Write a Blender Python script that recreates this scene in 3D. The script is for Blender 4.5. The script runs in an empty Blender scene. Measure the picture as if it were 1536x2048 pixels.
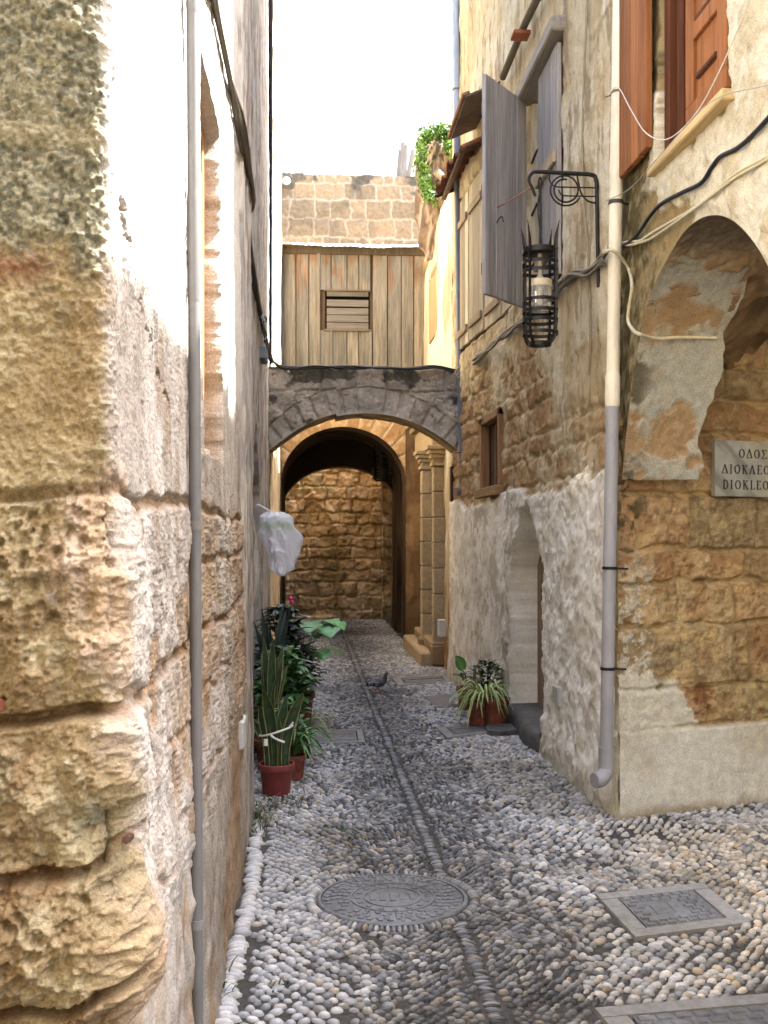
import bpy, bmesh, math, random
import numpy as np
from mathutils import Vector, Matrix

SC = bpy.context.scene
COL = SC.collection
R = math.radians

# ------------------------------------------------------------------ camera
FPX, CX, HY, VPX, EYE = 2150.0, 768.0, 1070.0, 615.0, 1.55
YAW = math.atan((CX - VPX) / FPX)
cam = bpy.data.cameras.new('camera')
cam.sensor_fit = 'VERTICAL'; cam.sensor_height = 36.0
cam.lens = FPX / 2048 * 36.0
cam.shift_y = (HY - 1024) / 2048
cam.clip_start = 0.05; cam.clip_end = 2000
camo = bpy.data.objects.new('camera', cam); COL.objects.link(camo)
camo.location = (0, 0, EYE); camo.rotation_euler = (R(90), 0, -YAW)
SC.camera = camo
# ------------------------------------------------------------------ world, sun, exposure
SUN = Vector((0.54, 0.11, 0.81)).normalized()          # towards the sun
w = bpy.data.worlds.new('World'); SC.world = w; w.use_nodes = True
nt = w.node_tree; nt.nodes.clear()
sky = nt.nodes.new('ShaderNodeTexSky'); sky.sky_type = 'NISHITA'; sky.sun_disc = False
sky.sun_elevation = math.asin(SUN.z); sky.sun_rotation = math.atan2(SUN.x, SUN.y)
sky.air_density = 1.0; sky.dust_density = 7.0; sky.ozone_density = 4.0
bg = nt.nodes.new('ShaderNodeBackground'); bg.inputs[1].default_value = 0.15
wo = nt.nodes.new('ShaderNodeOutputWorld')
nt.links.new(sky.outputs[0], bg.inputs[0]); nt.links.new(bg.outputs[0], wo.inputs[0])
sl = bpy.data.lights.new('sun', 'SUN'); sl.energy = 4.0; sl.angle = R(0.53); sl.color = (1.0, 0.98, 0.95)
so = bpy.data.objects.new('sun', sl); COL.objects.link(so); so.location = (6, 2, 14)
so.rotation_euler = SUN.to_track_quat('Z', 'Y').to_euler()
SC.view_settings.view_transform = 'Standard'; SC.view_settings.look = 'None'
SC.view_settings.exposure = 2.95; SC.view_settings.gamma = 1
SC.cycles.use_denoising = True
SC.cycles.diffuse_bounces = 6; SC.cycles.max_bounces = 10
SC.cycles.transparent_max_bounces = 12
SC.cycles.sample_clamp_indirect = 6

# ------------------------------------------------------------------ pixel -> place
def ray(px, py):
    a = (px - CX) / FPX; b = (HY - py) / FPX
    return Vector((math.sin(YAW) + math.cos(YAW) * a, math.cos(YAW) - math.sin(YAW) * a, b))
def onZ(px, py, z=0.0):
    d = ray(px, py); t = (z - EYE) / d.z; return Vector((d.x * t, d.y * t, z))
def onY(px, py, y):
    d = ray(px, py); t = y / d.y; return Vector((d.x * t, y, EYE + d.z * t))
def onX(px, py, x):
    d = ray(px, py); t = x / d.x; return Vector((x, d.y * t, EYE + d.z * t))

# ------------------------------------------------------------------ numpy noise
def _hash(ix, iy, iz, seed):
    n = (ix.astype(np.int64) * 374761393 + iy.astype(np.int64) * 668265263 + iz * 1440662683 + seed * 974634777) & 0xFFFFFFFF
    n = ((n ^ (n >> 13)) * 1274126177) & 0xFFFFFFFF
    n = ((n ^ (n >> 15)) * 2246822519) & 0xFFFFFFFF
    n = n ^ (n >> 16)
    return n / 4294967295.0
def vn(x, y, seed=0):
    x = np.asarray(x, float); y = np.asarray(y, float)
    ix = np.floor(x); iy = np.floor(y); fx = x - ix; fy = y - iy
    fx = fx * fx * fx * (fx * (fx * 6 - 15) + 10); fy = fy * fy * fy * (fy * (fy * 6 - 15) + 10)
    a = _hash(ix, iy, 0, seed); b = _hash(ix + 1, iy, 0, seed); c = _hash(ix, iy + 1, 0, seed); d = _hash(ix + 1, iy + 1, 0, seed)
    return (a * (1 - fx) + b * fx) * (1 - fy) + (c * (1 - fx) + d * fx) * fy
def fbm(x, y, seed=0, octv=4, gain=0.5):
    s = 0; a = 1.0; t = 0; f = 1.0
    for k in range(octv):
        s = s + a * (2 * vn(x * f + 17.3 * k, y * f - 9.1 * k, seed + k * 13) - 1); t += a; a *= gain; f *= 2.03
    return s / t * 1.6
def ridged(x, y, seed=0, octv=4):
    s = 0; a = 1.0; t = 0; f = 1.0
    for k in range(octv):
        s = s + a * (1 - abs(2 * vn(x * f + 5.7 * k, y * f + 3.3 * k, seed + k * 7) - 1)); t += a; a *= 0.5; f *= 2.1
    return s / t
def worley(x, y, seed=0):
    x = np.asarray(x, float); y = np.asarray(y, float)
    ix = np.floor(x); iy = np.floor(y); f1 = np.full(x.shape, 9.0); f2 = np.full(x.shape, 9.0); idd = np.zeros(x.shape)
    for dx in (-1, 0, 1):
        for dy in (-1, 0, 1):
            cx = ix + dx; cy = iy + dy
            px = cx + _hash(cx, cy, 1, seed); py = cy + _hash(cx, cy, 2, seed)
            d = np.sqrt((px - x) ** 2 + (py - y) ** 2); r = _hash(cx, cy, 3, seed)
            m = d < f1
            f2 = np.where(m, f1, np.minimum(f2, d)); idd = np.where(m, r, idd); f1 = np.where(m, d, f1)
    return f1, f2, idd
def ss(a, b, x):
    t = np.clip((x - a) / (b - a), 0, 1); return t * t * (3 - 2 * t)
def blocks(u, v, zs, wmin, wmax, seed, warp=0.012, wscale=9.0):
    """irregular coursed masonry: distance to the nearest joint, two randoms per stone"""
    u2 = u + warp * fbm(u * wscale, v * wscale, seed + 1, 3); v2 = v + warp * fbm(u * wscale + 40, v * wscale, seed + 2, 3)
    zs = np.asarray(zs, float)
    k = np.clip(np.searchsorted(zs, v2) - 1, 0, len(zs) - 2)
    e = np.full(u.shape, 9.0); r1 = np.zeros(u.shape); r2 = np.zeros(u.shape)
    lo, hi = u.min() - 1, u.max() + 1
    for c in range(len(zs) - 1):
        m = k == c
        if not m.any(): continue
        g = np.random.RandomState(seed * 100 + c)
        js = [lo - g.rand() * wmax]
        while js[-1] < hi: js.append(js[-1] + wmin + g.rand() * (wmax - wmin))
        js = np.array(js); uu = u2[m]; i = np.clip(np.searchsorted(js, uu) - 1, 0, len(js) - 2)
        du = np.minimum(uu - js[i], js[i + 1] - uu); vv = v2[m]; dv = np.minimum(vv - zs[c], zs[c + 1] - vv)
        e[m] = np.minimum(np.maximum(du, 0), np.maximum(dv, 0))
        rr = g.rand(len(js), 2); r1[m] = rr[i, 0]; r2[m] = rr[i, 1]
    return e, r1, r2
def mixc(a, b, m):
    a = np.asarray(a, float); b = np.asarray(b, float)
    return a * (1 - m[..., None]) + b * m[..., None]
def steps(*pieces):
    out = []
    for a, b, s in pieces:
        n = max(1, int(round((b - a) / s))); out += list(np.linspace(a, b, n, endpoint=False))
    out.append(pieces[-1][1]); return np.array(out)

# ------------------------------------------------------------------ mesh builder
class MB:
    def __init__(self, col=(0.5, 0.5, 0.5)): self.V = []; self.C = []; self.F = []; self.n = 0; self.col = col
    def add(self, v, faces, col=None):
        v = np.asarray(v, float).reshape(-1, 3); c = self.col if col is None else col
        c = np.broadcast_to(np.asarray(c, float), (len(v), 3))
        self.V.append(v); self.C.append(c)
        if isinstance(faces, np.ndarray): self.F.append(faces + self.n)
        else:
            by = {}
            for f in faces: by.setdefault(len(f), []).append(f)
            for k in by: self.F.append(np.array(by[k], dtype=np.int64) + self.n)
        self.n += len(v)
    def grid(self, P, col=None, flip=False, closed=False):
        n, m = P.shape[:2]; idx = np.arange(n * m).reshape(n, m)
        if closed: idx = np.concatenate([idx, idx[:, :1]], 1)
        f = np.stack([idx[:-1, :-1], idx[1:, :-1], idx[1:, 1:], idx[:-1, 1:]], -1).reshape(-1, 4)
        if flip: f = f[:, ::-1]
        self.add(P.reshape(-1, 3), f, None if col is None else (np.asarray(col).reshape(-1, 3) if np.ndim(col) > 1 else col))
    def box(self, lo, hi, b=0.0, M=None, col=None):
        lo = Vector(lo); hi = Vector(hi); c = (lo + hi) / 2; h = (hi - lo) / 2
        if b <= 0:
            v = [(c.x + sx * h.x, c.y + sy * h.y, c.z + sz * h.z) for sx in (-1, 1) for sy in (-1, 1) for sz in (-1, 1)]
            f = [(0, 1, 3, 2), (4, 6, 7, 5), (0, 4, 5, 1), (2, 3, 7, 6), (0, 2, 6, 4), (1, 5, 7, 3)]
        else:
            b = min(b, h.x * .9, h.y * .9, h.z * .9)
            bm = bmesh.new()
            for sx in (-1, 1):
                for sy in (-1, 1):
                    for sz in (-1, 1):
                        for k in range(3):
                            o = [h.x - b, h.y - b, h.z - b]; o[k] += b
                            bm.verts.new((c.x + sx * o[0], c.y + sy * o[1], c.z + sz * o[2]))
            bmesh.ops.convex_hull(bm, input=bm.verts); bm.verts.index_update()
            bmesh.ops.dissolve_limit(bm, angle_limit=0.01, verts=bm.verts, edges=bm.edges); bm.verts.index_update()
            v = [tuple(q.co) for q in bm.verts]; f = [tuple(q.index for q in p.verts) for p in bm.faces]; bm.free()
        if M is not None: v = [tuple(M @ Vector(q)) for q in v]
        self.add(v, f, col)
    def tube(self, pts, r, seg=8, smooth=0, closed=False, caps=True, col=None, flat=1.0, up=None):
        pts = [Vector(p) for p in pts]
        if smooth: pts = catmull(pts, smooth, closed)
        n = len(pts); rr = np.full(n, r, float) if np.ndim(r) == 0 else np.interp(np.linspace(0, 1, n), np.linspace(0, 1, len(r)), r)
        T = []
        for i in range(n):
            a = pts[(i - 1) % n] if (closed or i > 0) else pts[i]; b_ = pts[(i + 1) % n] if (closed or i < n - 1) else pts[i]
            t = b_ - a; T.append(t.normalized() if t.length > 1e-9 else Vector((0, 0, 1)))
        N = Vector(up) if up is not None else (Vector((0, 0, 1)) if abs(T[0].z) < .9 else Vector((1, 0, 0)))
        P = np.zeros((n, seg, 3))
        for i in range(n):
            N = N - T[i] * N.dot(T[i]); N.normalize(); B = T[i].cross(N)
            for k in range(seg):
                a = 2 * math.pi * k / seg; q = pts[i] + (N * math.cos(a) + B * math.sin(a) * flat) * rr[i]; P[i, k] = q
        if closed: P = np.concatenate([P, P[:1]], 0)
        base = self.n
        self.grid(P, col, closed=True)
        if caps and not closed:
            self.add(P[0], [tuple(range(seg))], col); self.add(P[-1], [tuple(range(seg))[::-1]], col)
    def lathe(self, prof, c=(0, 0, 0), seg=24, col=None, M=None):
        P = np.array([[(r * math.cos(2 * math.pi * k / seg), r * math.sin(2 * math.pi * k / seg), z) for k in range(seg)] for r, z in prof])
        P = P + np.array(c)
        if M is not None:
            Mn = np.array(M); P = P @ Mn[:3, :3].T + Mn[:3, 3]
        self.grid(P, col, closed=True)
    def prism(self, poly, z0, z1, col=None, M=None):
        n = len(poly); v = [(x, y, z0) for x, y in poly] + [(x, y, z1) for x, y in poly]
        f = [tuple(range(n))[::-1], tuple(range(n, 2 * n))] + [(i, (i + 1) % n, n + (i + 1) % n, n + i) for i in range(n)]
        if M is not None: v = [tuple(M @ Vector(q)) for q in v]
        self.add(v, f, col)
    def build(self, name, mat, parent=None, smooth=False):
        V = np.concatenate(self.V); C = np.concatenate(self.C)
        if parent is not None: V = V - np.array(world_loc(parent))
        me = bpy.data.meshes.new(name)
        loops = np.concatenate([f.reshape(-1) for f in self.F]); tot = np.concatenate([np.full(len(f), f.shape[1]) for f in self.F])
        st = np.concatenate([[0], np.cumsum(tot)[:-1]])
        me.vertices.add(len(V)); me.vertices.foreach_set('co', V.astype(np.float32).ravel())
        me.loops.add(len(loops)); me.loops.foreach_set('vertex_index', loops.astype(np.int32))
        me.polygons.add(len(tot)); me.polygons.foreach_set('loop_start', st.astype(np.int32)); me.polygons.foreach_set('loop_total', tot.astype(np.int32))
        me.update(calc_edges=True); me.validate()
        at = me.color_attributes.new('Col', 'FLOAT_COLOR', 'POINT')
        at.data.foreach_set('color', np.concatenate([C, np.ones((len(C), 1))], 1).astype(np.float32).ravel())
        me.polygons.foreach_set('use_smooth', np.full(len(me.polygons), bool(smooth)))
        if smooth == 'auto': me.set_sharp_from_angle(angle=R(35))
        me.materials.append(mat)
        o = bpy.data.objects.new(name, me); COL.objects.link(o)
        if parent is not None: o.parent = parent
        return o
def world_loc(o):
    v = Vector(o.location); p = o.parent
    while p is not None: v = v + Vector(p.location); p = p.parent
    return v
def catmull(pts, k, closed=False):
    out = []; n = len(pts); rng = range(n) if closed else range(n - 1)
    for i in rng:
        p1 = pts[i]; p2 = pts[(i + 1) % n]
        p0 = pts[(i - 1) % n] if (closed or i > 0) else p1 * 2 - p2
        p3 = pts[(i + 2) % n] if (closed or i < n - 2) else p2 * 2 - p1
        for j in range(k):
            t = j / k
            out.append(0.5 * ((2 * p1) + (p2 - p0) * t + (2 * p0 - 5 * p1 + 4 * p2 - p3) * t * t + (3 * p1 - p0 - 3 * p2 + p3) * t ** 3))
    if not closed: out.append(pts[-1])
    return out
def tag(o, label=None, cat=None, group=None, kind=None):
    if label: o['label'] = label
    if cat: o['category'] = cat
    if group: o['group'] = group
    if kind: o['kind'] = kind
    return o
def thing(name, loc, label, cat, group=None):
    o = bpy.data.objects.new(name, None); o.empty_display_size = 0.1; COL.objects.link(o); o.location = loc
    return tag(o, label, cat, group)

# ------------------------------------------------------------------ materials
def S(r, g, b, k=1.0):
    f = lambda c: ((c / 255) / 12.92 if c / 255 <= .04045 else ((c / 255 + .055) / 1.055) ** 2.4) * k
    q = (f(r), f(g), f(b))
    if r >= g >= b: l = .3 * q[0] + .5 * q[1] + .2 * q[2]; q = tuple(l + (v - l) * .86 for v in q)
    return q
def mat(name, col=None, rough=0.85, metal=0.0, var=0.25, fs=40.0, bump=0.4, bdist=0.006, spec=0.3, stretch=(1, 1, 1), coarse=True, trans=0.0, hue=0.0, rvar=0.0):
    m = bpy.data.materials.new(name); m.use_nodes = True; t = m.node_tree; N = t.nodes; L = t.links
    p = N['Principled BSDF']; p.inputs['Roughness'].default_value = rough; p.inputs['Metallic'].default_value = metal
    p.inputs['Specular IOR Level'].default_value = spec
    tc = N.new('ShaderNodeTexCoord'); mp = N.new('ShaderNodeMapping'); mp.inputs['Scale'].default_value = stretch
    L.new(tc.outputs['Object'], mp.inputs[0])
    if col is None:
        src = N.new('ShaderNodeAttribute'); src.attribute_name = 'Col'; cs = src.outputs['Color']
    else:
        src = N.new('ShaderNodeRGB'); src.outputs[0].default_value = (*col, 1); cs = src.outputs[0]
    n1 = N.new('ShaderNodeTexNoise'); n1.inputs['Scale'].default_value = fs; n1.inputs['Detail'].default_value = 5; n1.inputs['Roughness'].default_value = .7
    L.new(mp.outputs[0], n1.inputs['Vector'])
    mr = N.new('ShaderNodeMapRange'); mr.inputs[1].default_value = .3; mr.inputs[2].default_value = .7; mr.inputs[3].default_value = 1 - var; mr.inputs[4].default_value = 1 + var
    L.new(n1.outputs[0], mr.inputs[0]); fac = mr.outputs[0]
    n2 = N.new('ShaderNodeTexNoise'); n2.inputs['Scale'].default_value = fs * .13; n2.inputs['Detail'].default_value = 4
    L.new(mp.outputs[0], n2.inputs['Vector'])
    if coarse:
        mr2 = N.new('ShaderNodeMapRange'); mr2.inputs[1].default_value = .3; mr2.inputs[2].default_value = .7; mr2.inputs[3].default_value = 1 - var * .4; mr2.inputs[4].default_value = 1 + var * .4
        L.new(n2.outputs[0], mr2.inputs[0])
        mm = N.new('ShaderNodeMath'); mm.operation = 'MULTIPLY'; L.new(fac, mm.inputs[0]); L.new(mr2.outputs[0], mm.inputs[1]); fac = mm.outputs[0]
    sc = N.new('ShaderNodeVectorMath'); sc.operation = 'SCALE'; L.new(cs, sc.inputs[0]); L.new(fac, sc.inputs['Scale'])
    L.new(sc.outputs[0], p.inputs['Base Color'])
    if rvar:
        m3 = N.new('ShaderNodeMapRange'); m3.inputs[1].default_value = .3; m3.inputs[2].default_value = .7; m3.inputs[3].default_value = rough - rvar; m3.inputs[4].default_value = min(1, rough + rvar)
        L.new(n2.outputs[0], m3.inputs[0]); L.new(m3.outputs[0], p.inputs['Roughness'])
    if bump:
        b = N.new('ShaderNodeBump'); b.inputs['Strength'].default_value = bump; b.inputs['Distance'].default_value = bdist
        L.new(n1.outputs[0], b.inputs['Height']); L.new(b.outputs[0], p.inputs['Normal'])
    if trans: p.inputs['Transmission Weight'].default_value = trans
    return m
def J(c, k): return tuple(q * k for q in c)
M = {}
M['stone'] = mat('stone', None, .95, var=.34, fs=150, bump=1.0, bdist=.006, spec=.1)
M['plaster'] = mat('plaster', None, .95, var=.17, fs=80, bump=.8, bdist=.008, spec=.1)
M['streak'] = mat('streaked plaster', None, .95, var=.25, fs=40, bump=.5, bdist=.01, spec=.1, stretch=(1, 1, .25))
M['pebble'] = mat('pebbles', None, .44, var=.16, fs=90, bump=.1, bdist=.002, spec=.42, rvar=.12)
M['ground'] = mat('mortar ground', S(112, 108, 102, .42), .9, var=.4, fs=40, bump=.8, bdist=.01, spec=.2)
M['wood'] = mat('weathered wood', None, .85, var=.38, fs=34, bump=.5, bdist=.004, spec=.2, stretch=(1, 1, .06))
M['woodh'] = mat('weathered wood level', None, .85, var=.3, fs=30, bump=.5, bdist=.004, spec=.2, stretch=(.07, 1, 1))
M['woody'] = mat('weathered wood along', None, .85, var=.3, fs=30, bump=.5, bdist=.004, spec=.2, stretch=(1, .07, 1))
M['iron'] = mat('black iron', S(38, 36, 34), .5, metal=.5, var=.4, fs=60, bump=.5, bdist=.003, spec=.5)
M['rust'] = mat('rusty iron', S(72, 46, 34), .85, var=.5, fs=50, bump=.6, bdist=.003)
M['cast'] = mat('cast iron', S(128, 130, 132, .8), .45, metal=.2, var=.35, fs=26, bump=.5, bdist=.003, spec=.4, rvar=.15)
M['pvc'] = mat('pipe plastic', None, .45, var=.18, fs=14, bump=.12, bdist=.003, spec=.45, stretch=(1, 1, .3))
M['cable'] = mat('cable', None, .6, var=.15, fs=30, bump=.1, bdist=.001)
M['concrete'] = mat('concrete', S(150, 148, 142, .8), .9, var=.25, fs=40, bump=.5, bdist=.004)
M['leaf'] = mat('leaf', None, .45, var=.25, fs=25, bump=.25, bdist=.004, spec=.4)
M['terra'] = mat('terracotta', S(132, 70, 52), .75, var=.42, fs=25, bump=.3, bdist=.003)
M['soil'] = mat('soil', S(60, 46, 34, .6), .95, var=.4, fs=50, bump=1, bdist=.01)
M['slate'] = mat('dark step stone', S(105, 103, 100, .7), .85, var=.35, fs=16, bump=.7, bdist=.01)
M['marble'] = mat('grey marble', None, .5, var=.12, fs=14, bump=.1, bdist=.002)
M['letters'] = mat('sign lettering', S(52, 48, 44), .7, var=.15, fs=40, bump=.1)
M['paint'] = mat('painted metal', None, .6, var=.12, fs=30, bump=.2, bdist=.003)
M['feather'] = mat('feathers', None, .65, var=.3, fs=70, bump=.5, bdist=.004)
M['tile'] = mat('tile', None, .85, var=.35, fs=30, bump=.6, bdist=.005)
M['tin'] = mat('pale roof sheet', S(214, 210, 204), .55, var=.12, fs=8, bump=.2, bdist=.004)
# ================================================================== GROUND
g = MB()
xs = steps((-40, -6, 4), (-6, 8, .25), (8, 40, 4)); ys = steps((-30, 0, 3), (0, 22, .25), (22, 40, 3))
X, Y = np.meshgrid(xs, ys, indexing='ij'); Z = -.004 + .004 * fbm(X * 3, Y * 3, 3)
ringd = np.abs(X) + np.abs(Y)
g.grid(np.stack([X, Y, Z], -1), mixc(S(128, 122, 112, .55), S(150, 142, 130, .5), ss(14, 20, ringd)))
tag(g.build('ground', M['ground'], None, True), kind='structure')

# ================================================================== LEFT CORNER HOUSE
LH = thing('corner_house', (-.315, 1.8, 0), 'weathered ochre and whitewashed stone house on the near left corner', 'house')
def left_house():
    rc = .03; a = rc * math.pi / 4
    s = np.concatenate([steps((-1.2, -.42, .03), (-.42, -.06, .0024), (-.06, .06, .0022)), steps((.06, .5, .006), (.5, 1.3, .010), (1.3, 2.15, .016), (2.15, 2.3, .004), (2.3, 3.41, .018))[1:]])
    z = steps((-.05, .68, .02), (.68, 2.5, .0024), (2.5, 3.1, .008), (3.1, 4.6, .02))
    Sg, Zg = np.meshgrid(s, z, indexing='ij')
    ang = np.clip((Sg + a) / (2 * a), 0, 1) * math.pi / 2
    bx = -.315 - rc + np.where(Sg < -a, Sg + a, 0) + rc * np.sin(ang); by = 1.8 + rc + np.where(Sg > a, Sg - a, 0) - rc * np.cos(ang)
    nx, ny = np.sin(ang), -np.cos(ang)
    side = ss(-.01, .03, Sg); front = 1 - side
    zs = [-.3, .2, .47, .75, 1.0, 1.262, 1.62, 1.89, 2.22, 2.62, 3.1, 3.6, 4.2, 5.4]
    wob = .012 * fbm(Sg * 3, Zg * 0 + 4, 31, 3)
    # big stones: sagging rock faces low down, calmer above
    low = 1 - ss(1.55, 1.68, Zg)
    e, r1, r2 = blocks(Sg + 5.05, Zg + wob, zs, .75, 1.05, 5, .02, 7)
    # the bed joint between z=1.0 and 1.262 curves down to the corner on the front, like rock ledges
    jz = lambda c, amp, sd: np.abs(Zg + wob - c - amp * fbm(Sg * 4, Zg * 0 + sd, sd, 3))
    jn = np.minimum.reduce([jz(1.262, .012, 3), jz(1.015 + .07 * ss(-.1, .12, Sg), .03, 4), jz(1.62, .006, 5), jz(.76 + .1 * ss(-.1, .1, Sg), .03, 6)])
    rough = fbm(Sg * 5, Zg * 5, 11, 8, .6); rr2 = ridged(Sg * 9, Zg * 9, 12, 6); fine = fbm(Sg * 38, Zg * 38, 13, 4) * .8 + .9 * fbm(Sg * 120, Zg * 120, 14, 2); med = fbm(Sg * 17, Zg * 17, 15, 6, .6)
    f1, f2, wid = worley(Sg * 26 + .6 * rough, Zg * 26 + .6 * med, 21)
    pitm = ss(.05, .5, fbm(Sg * 3.3, Zg * 3.3, 41, 3) + .55 * np.exp(-((Zg - 1.5) / .16) ** 2) - .15)
    g1, _, gid = worley(Sg * 62 + .5 * med, Zg * 62, 22); pits = (1 - ss(.10, .40, f1)) * pitm + .45 * (1 - ss(.1, .36, g1)) * (gid > .5) * ss(-.3, .3, rough + .2)
    pits = pits * (1 - .92 * side * ss(1.55, 1.75, Zg))
    hrock = .030 * rough + .030 * (rr2 - .5) + .011 * med + .0045 * fine - .015 * pits
    bulge = (.045 * np.clip(1 - ((Zg - 1.12) / .15) ** 2, 0, 1) + .075 * np.clip(1 - ((Zg - .87) / .16) ** 2, 0, 1) + .03 * np.clip(1 - ((Zg - 1.42) / .22) ** 2, 0, 1)) * (1 - .85 * ss(0, .3, Sg))
    hlow = hrock * (1 - .6 * side) + bulge - .050 * (1 - ss(.003, .016, jn)) * (front + .15 * side)
    hup = .007 * rough + .006 * med + .0038 * fine - .012 * (1 - ss(.0, .014, jz(1.89, .006, 7))) * front * (1 - .6 * ss(-.25, -.05, Sg)) - .004 * pits
    hup = hup * (1 - .65 * side)
    h = mixc(hup[..., None], hlow[..., None], low)[..., 0]
    # plaster skin on the side, falling off in places
    cover = ss(-.12, .10, fbm(Sg * 2.2, Zg * 1.6, 51, 4) + .34 * (Zg - .75)) * ss(.0, .05, Sg + .03 * rough) 
    crack = np.abs(Zg - 1.95 + .42 * (Sg - .35) - .05 * med); crk = (1 - ss(.004, .016, crack)) * ss(.03, .08, Sg) * (1 - ss(.6, .75, Sg)) * ss(-.1, .2, med)
    jside = (1 - ss(.006, .022, np.minimum(jz(1.62, .02, 8), np.minimum(jz(1.47, .02, 9) + 9 * (Sg < 1.2), jz(1.265, .03, 10))))) * side
    h = h + .008 * cover * side - .02 * crk - .010 * jside * (1 - .5 * ss(1.6, 1.8, Zg))
    h = h + side * .0045 * fbm(Sg * 7, Zg * 2.6, 61, 4)
    # window recess
    wy = np.minimum(Sg - 1.47 - .006 * med, 2.235 + .016 * fbm(Zg * 11, Zg * 0 + 3, 64, 3) - Sg); wz = np.minimum(Zg - 1.81 - .015 * med, 3.03 - Zg)
    win = ss(-.004, .006, np.minimum(wy, wz)) * (Sg > .5)
    h = h * (1 - win) - .10 * win + .006 * win * rough
    chip = (.18 + .82 * low) * np.exp(-((Sg) / .03) ** 2) * (.012 * ss(.1, .7, fbm(Zg * 9, Zg * 0 + 2, 71, 4)) + .03 * low * ss(.0, .6, fbm(Zg * 5, Zg * 0 + 7, 72, 3)))
    h = h - chip
    lean = -.012 * (Zg - 1.5)
    P = np.stack([bx + nx * h + lean, by + ny * h, Zg], -1)
    # stone and plaster colours
    och = mixc(S(196, 166, 116), S(168, 130, 78), ss(-.4, .5, rough + .4 * fine)); och = mixc(och, S(216, 198, 158), ss(.0, .6, med + .3 * fine) * .6)
    och = mixc(och, S(156, 108, 54), ss(.25, .7, fbm(Sg * 4.5, Zg * 4.5, 81, 7, .62) + .35 * (Zg < 1.02)) * low * .75)
    och = mixc(och, S(158, 152, 122), ss(.0, .6, fbm(Sg * 3, Zg * 5, 82, 7, .62) + .5 * np.exp(-((Zg - 1.17) / .09) ** 2) - .22) * low)
    och = mixc(och, S(206, 176, 118), (1 - low) * .4)
    lich = ss(1.93, 2.04, Zg + .12 * fbm(Sg * 9, Zg * 9, 83, 7, .62)); spk = ss(-.45, .55, fbm(Sg * 120, Zg * 120, 84, 3) + .35 * med + .25 * fine)
    lc = mixc(S(128, 124, 104), S(184, 174, 144), spk); seam = np.exp(-((Zg - 2.215 - .02 * rough) / .022) ** 2)
    lc = mixc(lc, S(190, 172, 130), seam * .8)
    och = mixc(och, lc, lich)
    red = np.exp(-((Zg - 1.985 - .02 * med) / .022) ** 2) * ss(-.36, -.28, Sg) * (1 - ss(-.12, -.07, Sg))
    och = mixc(och, S(168, 92, 48), red * .75)
    pla = mixc(S(206, 196, 184), S(182, 170, 156), ss(-.3, .5, fbm(Sg * 5, Zg * 2.2, 85, 6, .6))); pla = mixc(pla, S(168, 140, 106), ss(.25, .6, fbm(Sg * 14, Zg * 5, 86, 4)) * .5 * (1 - ss(1.9, 2.2, Zg))); pla = mixc(pla, S(228, 222, 212), ss(1.9, 2.3, Zg) * .8)  # last mix paints extra sun brightness into the upper plaster
    bare = mixc(S(200, 160, 104), S(160, 116, 62), ss(-.3, .5, med))
    sidec = mixc(bare, pla, np.clip(cover * 1.1 + .42 + .8 * ss(1.6, 1.75, Zg) + .25 * ss(-.2, .4, fbm(Sg * 9, Zg * 4, 87, 3)), 0, 1)); sidec = mixc(sidec, S(142, 112, 74), np.clip(crk + jside * .7, 0, 1))
    och = (och * .74 + .26 * och.mean(-1, keepdims=True)) * np.array([.60, .61, .54]); sidec = sidec * .80
    wipe = ss(-.018 - .04 * low, .012 + .04 * low, Sg + (.012 + .06 * low) * rough + .03 * med * low + .08 * low * ss(1.1, 1.5, Zg))
    c = mixc(och, sidec, wipe)
    c = mixc(c, S(176, 140, 92), win)
    c = mixc(c, S(120, 78, 36), np.clip((1 - ss(.0, .02, jn)) * low * .5, 0, 1))
    m = MB(); m.grid(P, c)
    m.box((-5, 1.98, -.05), (-.50, 5.19, 4.55), col=S(200, 180, 150))
    m.box((-5, 1.85, 4.5), (-.42, 5.19, 4.66), col=S(200, 180, 150))
    return m
left_house().build('wall', M['stone'], LH, True)
m = MB(); wx = -.425
m.box((wx - .02, 3.33, 1.84), (wx, 3.99, 3.0), col=S(150, 104, 62)); 
for yy in np.linspace(3.34, 3.98, 8): m.box((wx, yy - .003, 1.84), (wx + .003, yy + .003, 3.0), col=S(84, 58, 36))
wf = tag(m.build('window', M['wood'], LH))
m = MB(col=S(176, 128, 82))
for lo, hi in (((3.30, 1.815), (3.36, 3.03)), ((3.95, 1.815), (4.0, 3.03)), ((3.36, 1.815), (3.95, 1.87)), ((3.36, 2.97), (3.95, 3.03))):
    m.box((wx, lo[0], lo[1]), (wx + .045, hi[0], hi[1]), b=.004)
m.build('frame', M['wood'], wf)

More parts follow.
